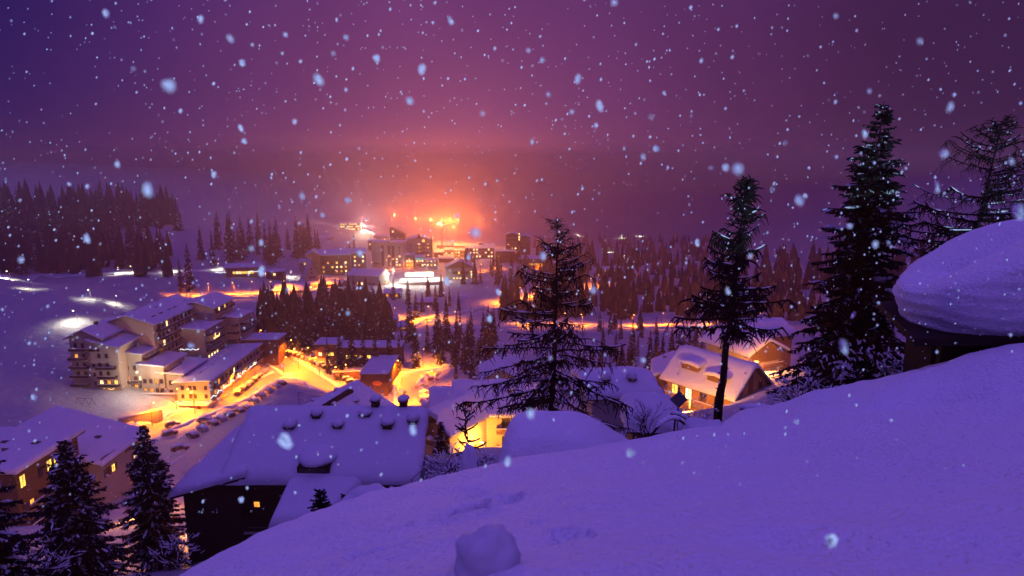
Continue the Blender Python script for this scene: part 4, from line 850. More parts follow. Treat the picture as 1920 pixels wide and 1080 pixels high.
def larch(name, label, loc, H, Rb, seed, nbr=80, lean=(0, 0), t0=.22, r0=.15, twig=.32, snow_p=.5, droop=.5, bend=0, tw=13, th=.006):
    r_ = random.Random(seed); t = thing(name, label, 'tree', loc); tr = MB(); br = MB(); tw_ = MB(); sn = MB()
    def ax(f): return Vector((lean[0] * f + bend * math.sin(f * 2.6), lean[1] * f, H * f))
    ns = 16; tr.tube([ax(i / ns) - Vector((0, 0, 1.2 if i == 0 else 0)) + Vector((r_.uniform(-.02, .02), r_.uniform(-.02, .02), 0)) for i in range(ns + 1)], [max(.012, r0 * (1 - .95 * i / ns)) * r_.uniform(.93, 1.07) for i in range(ns + 1)], 9)
    for i in range(int(H * 6)): # stubs and bark knobs on the bare stem
        f = r_.uniform(.02, .6); a = r_.uniform(0, 6.28); p = ax(f); rr_ = r0 * (1 - .9 * f); tr.tube([p + Vector((math.cos(a) * rr_ * .7, math.sin(a) * rr_ * .7, 0)), p + Vector((math.cos(a) * (rr_ + .06), math.sin(a) * (rr_ + .06), .02))], [.03, .008], 4)
    for k in range(nbr):
        f = min(.995, t0 + (1 - t0) * ((k + r_.uniform(-1.5, 1.5)) / nbr)); a = r_.uniform(0, 6.2832); L_ = (Rb * (1 - f) ** .78 + .12) * r_.uniform(.35, 1.15); d_ = Vector((math.cos(a), math.sin(a), 0)); m = max(4, int(L_ / .16))
        up = .55 * (f - .35); pts = []; wob = r_.uniform(-.25, .25)
        for i in range(m + 1):
            s = i / m; pts.append(ax(f) + (d_ + Vector((-d_.y, d_.x, 0)) * wob * s * s) * L_ * s + Vector((r_.uniform(-.012, .012), r_.uniform(-.012, .012), L_ * (up * s - droop * s * s * (1 - f) + .25 * s ** 3) + r_.uniform(-.01, .01))))
        br.tube(pts, [(.017 * (1 - f) + .006) * (1 - .7 * i / m) + th * .8 for i in range(m + 1)], 4, False)
        for i in range(1, m + 1):
            for j in range(max(1, tw // m + 1)):
                if r_.random() < .2: continue
                p = pts[i] + (pts[i - 1] - pts[i]) * r_.random(); ln = twig * r_.uniform(.3, 1.0) * (1 - .35 * f); v = Vector((r_.uniform(-.8, .8), r_.uniform(-.8, .8), r_.uniform(-1.1, -.1) if f < .8 else r_.uniform(-.4, .6))).normalized()
                p2 = p + v * ln * .55 + d_ * ln * .15; p3 = p2 + (v * .7 + Vector((0, 0, -.35))).normalized() * ln * .5; tw_.tube([p, p2, p3], [th, th * .8, th * .4], 3, False)
        if L_ > .55:
            for j in range(int(L_ * 2.2)):                # side shoots with their own twigs
                i = r_.randint(max(1, m // 4), m); p = pts[i]; sg = r_.choice((-1, 1)); l2 = L_ * r_.uniform(.15, .34); v = (d_ * r_.uniform(.4, 1) + Vector((-d_.y, d_.x, 0)) * sg * r_.uniform(.6, 1.1) + Vector((0, 0, r_.uniform(-.5, .05)))).normalized()
                q = [p + v * l2 * s + Vector((0, 0, -.25 * l2 * s * s)) for s in (0, .33, .66, 1)]; br.tube(q, [th * 1.1, th * .9, th * .7, th * .4], 3, False)
                for s in (.25, .5, .75, 1):
                    p = q[0] + (q[3] - q[0]) * s; e_ = p + Vector((r_.uniform(-.5, .5), r_.uniform(-.5, .5), r_.uniform(-1, -.1))) * twig * r_.uniform(.3, .8); tw_.tube([p, e_], [th * .8, th * .4], 3, False)
        if r_.random() < snow_p and L_ > .5:
            i = 1
            while i < m - 1:
                j = min(m, i + r_.randint(2, 6)); q = pts[i:j + 1]; th = r_.uniform(.018, .045) * (.6 + .5 * (1 - f))
                if len(q) > 2: sn.tube([p + Vector((0, 0, th * .7)) for p in q], [.008] + [th * r_.uniform(.7, 1.2) for _ in q[1:-1]] + [.006], 5)
                i = j + r_.randint(0, 2)
    tr.build('trunk', MT['bark'], t, True); br.build('branches', MT['bark'], t); tag(tw_.build('twigs', MT['twig'], t), kind='stuff')
    if sn.v: tag(sn.build('branch_snow', MT['snow_near'], t, True), kind='stuff')
    return t
def at_tree(px, py_base, d): p = PD(px, py_base, d); return p
def top_h(px, py, d, z): return PD(px, py, d)[2] - z
p = PD(1584, 770, 25); near_spruce('spruce_tree', 'tall black spruce with violet snow on its boughs right of the larches', p, top_h(1606, 188, 25, p[2]), 2.9, 5, 50, (.35, 0), .2, .04, 'spruce_s', .42)
p = PD(1345, 792, 19); larch('larch_tree', 'bare larch with dark trunk between the timber chalet and the big spruce', p, top_h(1372, 335, 19, p[2]), 2.0, 9, 105, (.42, 0), .36, .13, .5, .5, .45, 0, 12, .0028)
p = PD(1034, 790, 31); larch('larch_tree', 'wide bare larch with drooping snowy branches above the snow mound', p, top_h(1040, 408, 31, p[2]), 4.3, 12, 104, (.12, 0), .08, .15, .8, .8, .50, .08, 13, .0046)
p = PD(1806, 560, 27); larch('larch_tree', 'bare larch rising behind the snow-covered hut', p, top_h(1846, 225, 27, p[2]), 4.6, 15, 92, (.75, 0), .06, .12, .6, .35, .20, -.1, 12, .0044)
p = PD(880, 905, 17); larch('larch_sapling', 'thin bare sapling before the orange lit wall', p, top_h(868, 752, 17, p[2]), .7, 21, 34, (-.16, 0), .12, .035, .14, .4, -.1, .05, 3, .0022)
p = PD(155, 1100, 38); near_spruce('spruce_tree', 'snow-streaked spruce hiding the apartment house', p, top_h(150, 822, 38, p[2]), 3.6, 31, 40, (0, 0), .5, .03, 'spruce_s', .5)
p = PD(300, 1062, 46); near_spruce('spruce_tree', 'dark spruce between the apartment house and the dark chalet', p, top_h(290, 795, 46, p[2]), 3.0, 33, 40, (-.2, 0), .4, .03, 'spruce_s', .5)
p = PD(-45, 1130, 26); near_spruce('spruce_tree', 'spruce at the left edge reaching in with snowy boughs', p, top_h(-30, 770, 26, p[2]), 3.4, 35, 40, (0, 0), .5, .03, 'spruce_s', .45)
p = PD(828, 860, 68); near_spruce('spruce_tree', 'small spruce against the white gable house', p, top_h(829, 790, 68, p[2]), 1.0, 37, 24, (0, 0), .5, .03, 'spruce_s', .4)
p = PD(603, 982, 14); near_spruce('spruce_sapling', 'tiny snowy spruce sapling left of the pale porch', p, .8, .26, 39, 13, (0, 0), .8, .1, 'spruce_s', .07)
p = PD(655, 968, 15); near_spruce('spruce_sapling', 'bushy spruce sapling right of the pale porch', p, .55, .4, 41, 9, (0, 0), .9, .1, 'spruce_s', .08)
# bare bushes
def bush(name, label, loc, size, seed, mat='twigr', n=16, snow_p=.0, spread_=.8, depth=4, r0=.02, up=.8):
    r_ = random.Random(seed); t = thing(name, label, 'bush', loc); b = MB(); sn = MB()
    def grow(p, d_, L_, lv):
        q = p + d_ * L_ * .5 + Vector((r_.uniform(-.1, .1), r_.uniform(-.1, .1), 0)) * L_; e = p + d_ * L_
        b.tube([p, q, e], [r0 * .6 ** lv, r0 * .55 ** lv, r0 * .5 ** lv + .0008], 3, False)
        if snow_p and r_.random() < snow_p and abs(d_.z) < .8: sn.tube([p + Vector((0, 0, r0)), q + Vector((0, 0, r0 * 1.2)), e + Vector((0, 0, r0))], [r0 * .5, r0 * r_.uniform(.9, 1.6), r0 * .3], 5)
        if lv < depth:
            for k in range(r_.randint(2, 3)):
                v = (d_ + Vector((r_.uniform(-1, 1), r_.uniform(-1, 1), r_.uniform(-.5, .5))) * spread_).normalized(); grow(p + d_ * L_ * r_.uniform(.4, 1), v, L_ * r_.uniform(.55, .8), lv + 1)
    for k in range(n):
        a = r_.uniform(0, 6.28); v = Vector((math.cos(a) * r_.uniform(.1, .8), math.sin(a) * r_.uniform(.1, .8), up)).normalized(); grow(Vector((r_.uniform(-.15, .15), r_.uniform(-.15, .15), -.1)) * size, v, size * r_.uniform(.3, .45), 0)
    b.build('twigs', MT[mat], t)
    if sn.v: tag(sn.build('twig_snow', MT['snow_near'], t, True), kind='stuff')
    return t
bush('bare_bush', 'round reddish bare shrub lit orange beside the left snow bank', G(375, 905), 4.2, 3, 'twigr', 14, 0, .8, 4, .05)
bush('bare_bush', 'tangled bare shrub in the lit garden of the apartment house', (-58, 98, ground(-58, 98)), 4.0, 5, 'twigr', 16, 0, .9, 4, .05)
bush('bare_bush', 'bare shrub with orange lamps between the two lower left spruces', (-53, 92, ground(-53, 92)), 3.4, 6, 'twigr', 14, .1, .9, 4, .05)
bush('bare_bush', 'dark frosted shrub at the foot of the thin sapling', PD(842, 902, 15), 1.3, 7, 'twig', 10, .3, .9, 4, .012, .5)
bush('bare_bush', 'low dark shrub right of the thin sapling', PD(906, 892, 15), .9, 8, 'twig', 10, .3, .9, 4, .012, .5)
bush('bare_bush', 'sparse bare bush in front of the snow-covered shed', PD(1205, 812, 17), 1.15, 9, 'twig', 8, .1, .6, 4, .011, 1.1)
bush('bare_bush', 'bare bush left of the larch trunk', PD(1300, 800, 18), .95, 10, 'twig', 8, .1, .7, 4, .010, 1.0)
bush('snowy_bush', 'bush bent under clumps of snow at the foot of the big spruce', PD(1530, 775, 18), 1.9, 11, 'twig', 14, .25, .9, 4, .022, .6)
bush('snowy_bush', 'snow-laden bush between the big spruce and the hut', PD(1640, 722, 19), 1.9, 12, 'twig', 14, .25, .9, 4, .022, .6)
bush('snowy_bush', 'low arching bush with snow behind the wooden post', PD(1440, 790, 17.5), 1.1, 13, 'twig', 12, .45, .9, 4, .024, .35)
bush('snowy_bush', 'snow-dusted undergrowth at the lower left edge', PD(60, 1085, 30), 3.0, 14, 'twig', 14, .2, .9, 4, .022, .5)
bush('snowy_bush', 'frosted shrub below the spruce beside the dark chalet', PD(330, 1050, 38), 2.6, 15, 'twig', 14, .2, .9, 4, .022, .5)

# ------------------------------------------------------------------ lamps
SOD = (1.0, 0.22, 0.0); LED = (1.0, 0.90, 0.66)
_lm = {}
def lamp(px, py, h, watts, label, group, white=False, d=None, arm=1.2, name='street_lamp', rad=.25, down=True):
    p = G(px, py) if d is None else PD(px, py, d); z = ground(p[0], p[1]) if d is None else p[2]
    t = thing(name, label, 'lamp', (p[0], p[1], z), rnd.uniform(0, 6.28), group); k = (h, arm)
    if k not in _lm: _lm[k] = (MB().tube([(0, 0, -1.5), (0, 0, h)], [.11, .06], 6).mesh('pole', MT['metal']), MB().tube([(0, 0, h - .05), (arm * .5, 0, h + .2), (arm, 0, h + .2)], .045, 5).mesh('arm', MT['metal']), MB().blob((arm, 0, h + .08), (.32, .18, .14), 8, 6).mesh('lamp_head', MT['sodium']), MB().blob((arm, 0, h + .08), (.32, .18, .14), 8, 6).mesh('lamp_head', MT['led']))
    a, b, c, c2 = _lm[k]; put('pole', a, t); put('arm', b, t); put('lamp_head', c2 if white else c, t)
    l = bpy.data.lights.new('lamp_light', 'SPOT' if down else 'POINT'); l.energy = watts * (2.4 if down else 1)
    if down: l.spot_size = R(158); l.spot_blend = .5
    l.color = LED if white else (SOD if down else (1.0, 0.36, 0.04)); l.shadow_soft_size = rad
    o = link(bpy.data.objects.new('lamp_light', l), t); o.location = (arm, 0, h - .45); return t
K = 1.0
for pts, h, w_, lab, wh in (
    ([(488, 654), (523, 676), (545, 676), (560, 692), (585, 690), (600, 708), (637, 728), (650, 722), (672, 758)], 8, 9000, 'orange street lamp along the upper street with parked cars', False),
    ([(332, 772), (366, 778), (396, 752), (436, 740), (460, 744), (484, 716), (532, 704), (286, 800)], 7, 8000, 'orange street lamp along the hotel street', False),
    ([(753, 716), (793, 694), (816, 738), (748, 760)], 8, 19000, 'orange street lamp around the bend in the road', False),
    ([(350, 556), (392, 555), (440, 553), (475, 552), (505, 551), (530, 550), (600, 541), (634, 527)], 7, 17000, 'orange street lamp along the hill road above the hotel', False),
    ([(770, 604), (808, 600), (935, 570), (978, 560), (1003, 558)], 7, 16000, 'orange street lamp along the rising valley road', False),
    ([(985, 609), (1062, 610), (1092, 611), (1185, 612), (1240, 611), (1343, 611), (1386, 612), (1425, 612)], 6, 10000, 'orange street lamp along the lower road across the valley', False),
    ([(1105, 542), (1125, 535)], 8, 22000, 'orange lamp among the far valley trees', False),
    ([(700, 512), (722, 508), (765, 505), (815, 502), (985, 497), (1005, 497)], 8, 5000, 'orange street lamp at the foot of the town towers', False),
    ([(822, 480), (838, 474), (850, 486), (830, 464), (808, 462), (860, 462), (780, 458), (900, 462), (740, 452), (845, 456)], 30, 150000, 'tall added orange lamp lighting the haze behind the towers', False),  # masts added to feed the orange glow in the haze
    ([(660, 532), (690, 522), (900, 508), (930, 503), (870, 512), (1040, 514), (1150, 518), (1175, 514), (455, 514), (582, 523), (705, 588), (742, 594), (850, 603), (1012, 508)], 5, 5000, 'small orange lamp on the terraces of the town', False),
    ([(60, 541), (170, 560), (219, 573)], 4, 1200, 'small white piste lamp on the crest of the snow slope', True),
    ([(20, 524), (222, 513), (242, 511), (322, 509), (408, 505), (486, 511), (546, 519)], 4, 2600, 'small white lamp along the piste path below the forest', True),
    ([(1086, 440), (1140, 472), (1170, 488), (1166, 446), (1198, 444)], 6, 16000, 'far white piste lamp in the haze beyond the valley', True)):
    g_ = lab.replace('lamp', 'lamps', 1)
    for i, q in enumerate(sorted(pts)): lamp(q[0], q[1], h, w_ * K, ORD[i] + ' from the left: ' + lab, g_, wh, down=h < 15)
lamp(146, 607, 5, 3200, 'white floodlight pole on the snow slope behind the hotel', None, True)
lamp(683, 433, 9, 250000, 'dazzling white floodlight beside the distant hotel', None, True, rad=1.2, down=False)
lamp(738, 530, 9, 45000, 'dazzling white floodlight at the corner of the ice rink', None, True, d=444, rad=.8, down=False)
lamp(800, 520, 9, 22000, 'white floodlight behind the ice rink banner', None, True, d=462, rad=.5)
lamp(262, 722, 4.5, 5000, 'white lamp on the hotel forecourt', None, True, d=207, down=False)
lamp(300, 728, 4.5, 5000, 'warm lamp at the hotel entrance', None, False, d=206, down=False)
lamp(388, 662, 4.0, 4500, 'white lamp in the hotel yard', None, True, d=243, down=False)
lamp(362, 752, 4.2, 5000, 'orange lamp before the yellow gable of the street wing', None, False, d=204, down=False)
lamp(352, 985, 3.0, 6000, 'orange lamp glowing behind the corner of the dark chalet', None, False, d=62, arm=.4, down=False)
lamp(262, 960, 3.2, 6000, 'orange lamp in the garden between the lower left spruces', None, False, d=88, arm=.4, down=False)
lamp(905, 868, 3.6, 7500, 'orange lamp at the foot of the apartment chalet wall', None, False, d=101, arm=.5, down=False)
lamp(846, 862, 3.6, 1500, 'orange lamp between the gable house and the apartment chalet', None, False, d=101, arm=.5, down=False)
lamp(1292, 790, 3.4, 11000, 'orange lamp by the wall of the large timber chalet', None, False, d=92, arm=.5, down=False)
lamp(1412, 792, 3.4, 16000, 'orange lamp before the timber gable', None, False, d=90, arm=.5, down=False)
lamp(1412, 712, 3.4, 14000, 'orange lamp between the two right-hand chalets', None, False, d=118, arm=.5, down=False)
lamp(1158, 745, 3.2, 4000, 'orange lamp beside the low house with capped chimneys', None, False, d=74, arm=.5, down=False)
lamp(803, 893, .7, 70, 'small lamp by the path right of the dark chalet', None, False, d=51, arm=.3, down=False)

# ------------------------------------------------------------------ the snow-covered hut on the right
t = thing('snow_covered_hut', 'black hut under a huge overhanging snow cap on the right', 'hut', (12.85, 13.9, 93.12), R(-18))
MB().prism([(-3.3, -2), (6, -2), (6, 3.72), (-3.3, 2.9)], 'y', 0, 3.2).build('wall', MT['dark'], t)
MB().prism([(-4.0, 2.85), (6.2, 3.77), (6.2, 3.94), (-4.0, 3.02)], 'y', -.6, 3.7).build('roof', MT['dark'], t)
for i in range(7): MB().box(-3.5 + i * 1.35, -3.4 + i * 1.35, -.03, -.003, -1, 2.9).build('wall_post', MT['dark'], t)
b = MB(); nu, nv = 72, 30     # layered snow cap over a rounded plan, drawn in towards its ridge
for j in range(nv + 1):
    f = j / nv
    for i in range(nu + 1):
        u = i / nu
        if u < .3: cx_, cy_ = 6.4 - 8.4 * (u / .3), -.8
        elif u < .7: q = (u - .3) / .4 * math.pi; cx_, cy_ = -2.0 - math.sin(q) * 1.9, 1.6 - math.cos(q) * 2.4
        else: cx_, cy_ = -2.0 + 8.4 * ((u - .7) / .3), 4.0
        sx_ = min(6.4, max(-2.7, cx_ + 1.0)); S_ = Vector((sx_, 1.6)); B_ = Vector((cx_, cy_)); base = 2.96 + .09 * (cx_ + 4)
        hgt = 1.15 + 1.15 * (1 - math.exp(-max(0, sx_ + 2.7) / 1.25)) + .22 / (1 + math.exp(-(sx_ + 1.3) * 6))
        if f < .45: k = f / .45; sc2 = .86 + .19 * math.sin(k * 1.9); z = base + hgt * .70 * k
        else: k = (f - .45) / .55; sc2 = (.86 + .19 * math.sin(1.9)) * math.cos(k * math.pi / 2); z = base + hgt * (.70 + .34 * math.sin(k * math.pi / 2))
        p_ = S_ + (B_ - S_) * sc2
        lay = (.045 * math.sin(z * 23 + 3 * mnoise.noise((cx_, cy_, z))) if f < .5 else 0) + .13 * mnoise.noise((cx_ * .8, cy_ * .8, z * 2.0)) + .03 * mnoise.noise((cx_ * 3, cy_ * 3, z * 6))
        n_ = (B_ - S_).normalized() * lay * min(1, sc2 * 1.4)
        b.v.append((p_.x + n_.x, p_.y + n_.y, z + .07 * mnoise.noise((p_.x * .7, p_.y * .7, 4)) * f))
b.f = [(j * (nu + 1) + i, (j + 1) * (nu + 1) + i, (j + 1) * (nu + 1) + i + 1, j * (nu + 1) + i + 1) for j in range(nv) for i in range(nu)]
b.build('roof_snow', MT['snow_near'], t, True)

# ------------------------------------------------------------------ snow mound behind the crest
c0 = PD(1075, 800, 21.5); b = MB(); n = 60
for j in range(n + 1):
    for i in range(n + 1):
        u, v = i / n * 2 - 1, j / n * 2 - 1; x, y = u * 4.6, v * 3.4
        lx = -2.7 + .15 * v; l_ = 1 / (1 + math.exp(-(x - lx) * 5)); r2_ = 1 / (1 + math.exp((x - (1.7 + .2 * v)) * 1.3)); f_ = 1 / (1 + math.exp(-(y + 2.4) * 3)); k_ = 1 / (1 + math.exp((y - 2.0) * 3))
        h_ = 2.75 * l_ * (r2_ * .86 + .14) * f_ * k_ * (1 + .10 * x * .35); h_ += .08 * mnoise.noise((x * .8, y * .8, 3)) + .03 * mnoise.noise((x * 2.5, y * 2.5, 6))
        h_ -= .35 * math.exp(-((x + .4) ** 2 * 1.3 + (y + 2.6) ** 2 * 2)) + .3 * math.exp(-((x - 1.2) ** 2 * 1.2 + (y + 2.3) ** 2 * 2))
        b.v.append((c0[0] + x, c0[1] + y, PD(1075, 848, 21.5)[2] - 1.25 + h_ - 3.5 * (1 - l_ * f_ * k_) * (1 if x < 2.5 else .4)))
b.f = [(j * (n + 1) + i, j * (n + 1) + i + 1, (j + 1) * (n + 1) + i + 1, (j + 1) * (n + 1) + i) for j in range(n) for i in range(n)]
tag(b.build('snow_mound', MT['snow_near'], smooth=True), 'big rounded snow mound beyond the crest below the bare larch', 'snow mound')

# ------------------------------------------------------------------ snowball and fallen lumps on the near slope
def lump(name, label, loc, r, seed, nu=40, nv=26, jit=.14, cat='snow lump', group=None):
    b = MB(); 
    for j in range(nv + 1):
        for i in range(nu):
            a, c_ = 6.2832 * i / nu, math.pi * j / nv; d_ = Vector((math.sin(c_) * math.cos(a), math.sin(c_) * math.sin(a), math.cos(c_)))
            k = 1 + jit * mnoise.noise(d_ * 1.6 + Vector((seed, 0, 0))) * 1.6 + jit * .5 * mnoise.noise(d_ * 4 + Vector((seed, 3, 0))) + jit * .22 * mnoise.noise(d_ * 11 + Vector((seed, 3, 0)))
            b.v.append(tuple(Vector((d_.x * r[0], d_.y * r[1], d_.z * r[2])) * k))
    b.f = [(j * nu + i, (j + 1) * nu + i, (j + 1) * nu + (i + 1) % nu, j * nu + (i + 1) % nu) for j in range(nv) for i in range(nu)]
    o = b.build(name, MT['snow'], smooth=True); o.location = loc; return tag(o, label, cat, group)
p = PD(912, 1052, 3.0); lump('snowball', 'big rough snowball lying at the bottom edge of the near slope', p, (.17, .17, .155), 3, cat='snowball')
for i, (px, py, d, r, lab) in enumerate(((735, 933, 10.2, (.16, .16, .15), 'round snow lump on the crest in front of the dark chalet'), (700, 948, 9.8, (.5, .4, .26), 'broken snow chunk on the crest below the dark chalet'), (765, 938, 9.6, (.34, .3, .15), 'flat snow chunk right of the broken chunk'), (872, 972, 6.3, (.15, .13, .09), 'small snow clod beside the footprints'), (880, 870, 12.6, (.16, .16, .42), 'snow-capped stump beside the thin sapling'), (1320, 808, 15.4, (.5, .4, .28), 'snow hummock at the foot of the larch trunk'))):
    p = PD(px, py, d); lump('snow_lump', lab, (p[0], p[1], p[2]), r, i * 3.7 + 1, 26, 18, .2)

# ------------------------------------------------------------------ bent hoops, sign and post along the crest
p = PD(1265, 815, 15.6); t = thing('bent_hoops', 'two bent dark poles arching under snow on the crest', 'hoops', p)
def arc(x0, x1, h, y=0, n=14): return [(x0 + (x1 - x0) * i / n, y + .25 * i / n, -.35 + (h + .35) * math.sin(math.pi * min(1, .08 + .92 * i / n)) ** .8) for i in range(n + 1)]
A1, A2_ = arc(-.62, .62, .36), [(-.05 + .75 * i / 10, .3, .42 - .55 * (i / 10) ** 2.2) for i in range(11)]
MB().tube(A1, .03, 7).build('pole', MT['bark'], t, True); MB().tube(A2_, .028, 7).build('pole', MT['bark'], t, True)
MB().tube([(.02, .1, .36), (-.03, .05, -.5)], .022, 6).build('prop', MT['bark'], t)
MB().tube([(x, y, z + .045) for x, y, z in A1[2:10]], [.02] + [.055] * 6 + [.02], 7).build('pole_snow', MT['snow_near'], t, True)
MB().tube([(x, y, z + .04) for x, y, z in A2_[0:7]], [.03] + [.045] * 5 + [.015], 7).build('pole_snow', MT['snow_near'], t, True)
p = PD(1270, 800, 30); t = thing('road_sign', 'dark diamond sign seen from behind before the orange lit chalet', 'sign', p)
MB().tube([(0, 0, -1.5), (0, 0, 1.9)], .035, 6).build('pole', MT['metal'], t); MB().prism([(0, -.42), (.42, 0), (0, .42), (-.42, 0)], 'y', -.03, .0).build('plate', MT['metal'], t, loc=(0, -.04, 1.35))
p = PD(1398, 795, 16.3); t = thing('wooden_post', 'dark wooden post with snowy crossbar right of the larch trunk', 'post', p)
MB().box(-.05, .05, -.05, .05, -.6, .42).build('post', MT['bark'], t); MB().box(-.15, .5, -.03, .03, .34, .41).build('crossbar', MT['bark'], t)
MB().tube([(-.2, 0, .46), (.1, 0, .47), (.4, 0, .46), (.75, .1, .4)], [.04, .075, .08, .03], 8).build('bar_snow', MT['snow_near'], t, True)
p = PD(791, 905, 44); t = thing('path_rail', 'short dark railing beside the path right of the dark chalet', 'railing', p, R(70))
MB().tube([(-1.5, 0, .9), (1.5, 0, .9)], .03, 5).build('rail', MT['metal'], t)
for x in (-1.4, 0, 1.4): MB().tube([(x, 0, -.8), (x, 0, .9)], .03, 5).build('post', MT['metal'], t)

# ------------------------------------------------------------------ swing set, walls
p = G(160, 760); t = thing('swing_set', 'children\'s swing frame standing in the snow left of the hotel', 'swing set', p, R(-8))
for x in (-2.4, 0, 2.4):
    MB().tube([(x - .5, -.8, -.3), (x, 0, 2.2)], .06, 5).build('leg', MT['metal'], t); MB().tube([(x + .5, .8, -.3), (x, 0, 2.2)], .06, 5).build('leg', MT['metal'], t)
MB().tube([(-2.6, 0, 2.2), (2.6, 0, 2.2)], .06, 5).build('beam', MT['metal'], t)
for x in (-1.2, 1.2): MB().box(x - .3, x + .3, -.12, .12, .55, .62).box(x - .28, x - .25, -.02, .02, .6, 2.2).box(x + .25, x + .28, -.02, .02, .6, 2.2).build('swing', MT['metal'], t)
def wall(label, pa, pb, h, th=.6, below=2):
    a, b_ = Vector(pa), Vector(pb); d_ = (b_ - a); t = thing('retaining_wall', label, 'wall', a, math.atan2(d_.y, d_.x)); L_ = math.hypot(d_.x, d_.y)
    sl_ = d_.z / L_; MB().prism([(0, -below), (L_, -below + d_.z), (L_, h + d_.z), (0, h)], 'y', 0, th).build('masonry', MT['stone'], t)
    snowcap(-.1, L_ + .1, -.15, th + .15, lambda x, y: h + x * sl_, .4, 5).build('wall_snow', MT['snow'], t, smooth=True)
wall('stone retaining wall with snowy top along the hotel street', PZ(226, 812, 22.5), PZ(306, 792, 22), 4.2)
wall('low snowy wall before the hotel terrace', PZ(268, 748, 24), PZ(336, 748, 23.6), 1.6)
wall('dark wall under the lit car park corner', PZ(318, 900, 31), PZ(350, 878, 29), 3.0)

# ------------------------------------------------------------------ cars
def car_proto(col_):
    t = thing('parked_car', 'x', 'car'); pf = [(-2.1, .35), (2.1, .35), (2.15, .75), (1.9, .95), (1.0, 1.02), (.5, 1.42), (-1.2, 1.46), (-1.85, 1.0), (-2.15, .9)]
    b = MB().prism(pf, 'y', -.82, .82); b.build('body', MT[col_], t)
    MB().prism([(.92, 1.0), (.46, 1.38), (-1.15, 1.41), (-1.7, 1.0)], 'y', -.835, .835).build('windows', MT['glass'], t)
    for x in (-1.3, 1.35):
        for y in (-.72, .72): MB().prism([(.33 * math.cos(a * .6283), .33 * math.sin(a * .6283)) for a in range(10)], 'y', -.12, .12).build('wheel', MT['tyre'], t, loc=(x, y, .33))
    b = snowcap(-1.7, .75, -.86, .86, lambda x, y: 1.40 - (.10 if x < -1.2 else 0) - max(0, x - .45) * .6, .34, 4); c_ = snowcap(.8, 2.15, -.84, .84, lambda x, y: .98 - .12 * (x - .8), .3, 6); b.add(c_.v, c_.f); 
    b.build('snow_cover', MT['snow'], t, smooth=True); return t
CP = {c: car_proto(c) for c in ('car_a', 'car_b', 'car_c')}; _used = set(); _cn = [0]
def car(p, yaw, label, group=None, col_=None):
    col_ = col_ or rnd.choice(('car_a', 'car_a', 'car_b', 'car_b', 'car_c'))
    t = copy_tree(CP[col_]); t.location = (p[0], p[1], p[2]); t.rotation_euler = (0, 0, yaw); t['label'] = label; t['category'] = 'car'
    if group: t['group'] = group
def along(pa, pb, n, ang, lab, grp, lift=.15):
    a, b_ = Vector(G(*pa)), Vector(G(*pb)); d_ = b_ - a; y0 = math.atan2(d_.y, d_.x)
    for i in range(n):
        q = a + d_ * (i + rnd.uniform(-.12, .12)) / max(1, n - 1); car((q.x, q.y, ground(q.x, q.y) + lift), y0 + ang + rnd.uniform(-.08, .08), ORD[i] + ' from the left: ' + lab, grp)
along((521, 663), (612, 692), 13, R(70), 'snowed-in car in the slanted row above the upper street', 'cars parked in the slanted row above the upper street', .5)
along((652, 716), (702, 752), 7, R(70), 'snowed-in car in the lower row beside the garages', 'cars parked in the lower row beside the garages', .5)
along((362, 822), (528, 724), 12, R(62), 'snow-covered car in the row along the violet snow bank', 'cars parked along the violet snow bank', .4)
along((446, 742), (497, 702), 6, R(10), 'car parked close to the balconies of the street wing', 'cars parked beside the street wing', .5)
for px, py, yw, lab in ((324, 800, .5, 'dark car on the orange street near the lower left wall'), (318, 818, .9, 'round snow-laden car beside the top of the dark spruce'), (338, 846, .5, 'car under greenish lit snow at the end of the car park'), (384, 792, .3, 'grey car at the kerb of the orange street'), (286, 724, 1.5, 'car before the lit hotel entrance'), (298, 724, 1.4, 'car with snowy bonnet on the hotel forecourt'), (753, 742, 1.4, 'car parked on the inside lane of the bend, upper one'), (756, 754, 1.4, 'car parked on the inside lane of the bend, lower one'), (790, 728, .9, 'topmost car of the three in the yellow lit bay'), (796, 742, .9, 'middle car of the three in the yellow lit bay'), (798, 755, .9, 'lowest car of the three in the yellow lit bay'), (813, 715, .2, 'car before the small stepped house'), (380, 766, .6, 'car below the yellow gable of the street wing')):
    p = G(px, py); car((p[0], p[1], p[2] + .3), yw, lab)
for t in CP.values():
    for c_ in list(t.children): bpy.data.objects.remove(c_)
    bpy.data.objects.remove(t)

# ------------------------------------------------------------------ falling snow
def flake_mesh(seed, stretch=1.25):
    # a clump of thin six-sided plates, as wet flakes are
    b = MB(); r_ = random.Random(seed)
    for k in range(7):
        q = Matrix.Rotation(r_.uniform(-1.1, 1.1), 3, 'X') @ Matrix.Rotation(r_.uniform(0, 3.14), 3, 'Z') @ Matrix.Rotation(R(90), 3, 'X')
        c_ = Vector((r_.uniform(-.28, .28), r_.uniform(-.28, .28), r_.uniform(-.3, .3))); rr_ = r_.uniform(.6, .95)
        vs_ = [c_ + q @ Vector((rr_ * math.cos(1.0472 * i) * r_.uniform(.85, 1.1), rr_ * math.sin(1.0472 * i) * r_.uniform(.85, 1.1), 0)) for i in range(6)]
        b.add([(v.x, v.y, v.z * stretch) for v in vs_], [tuple(range(6))])
    return b.mesh('snowflake', MT['flake'])
FLM = [flake_mesh(i, 1.1 + 0.2 * (i % 5)) for i in range(8)]
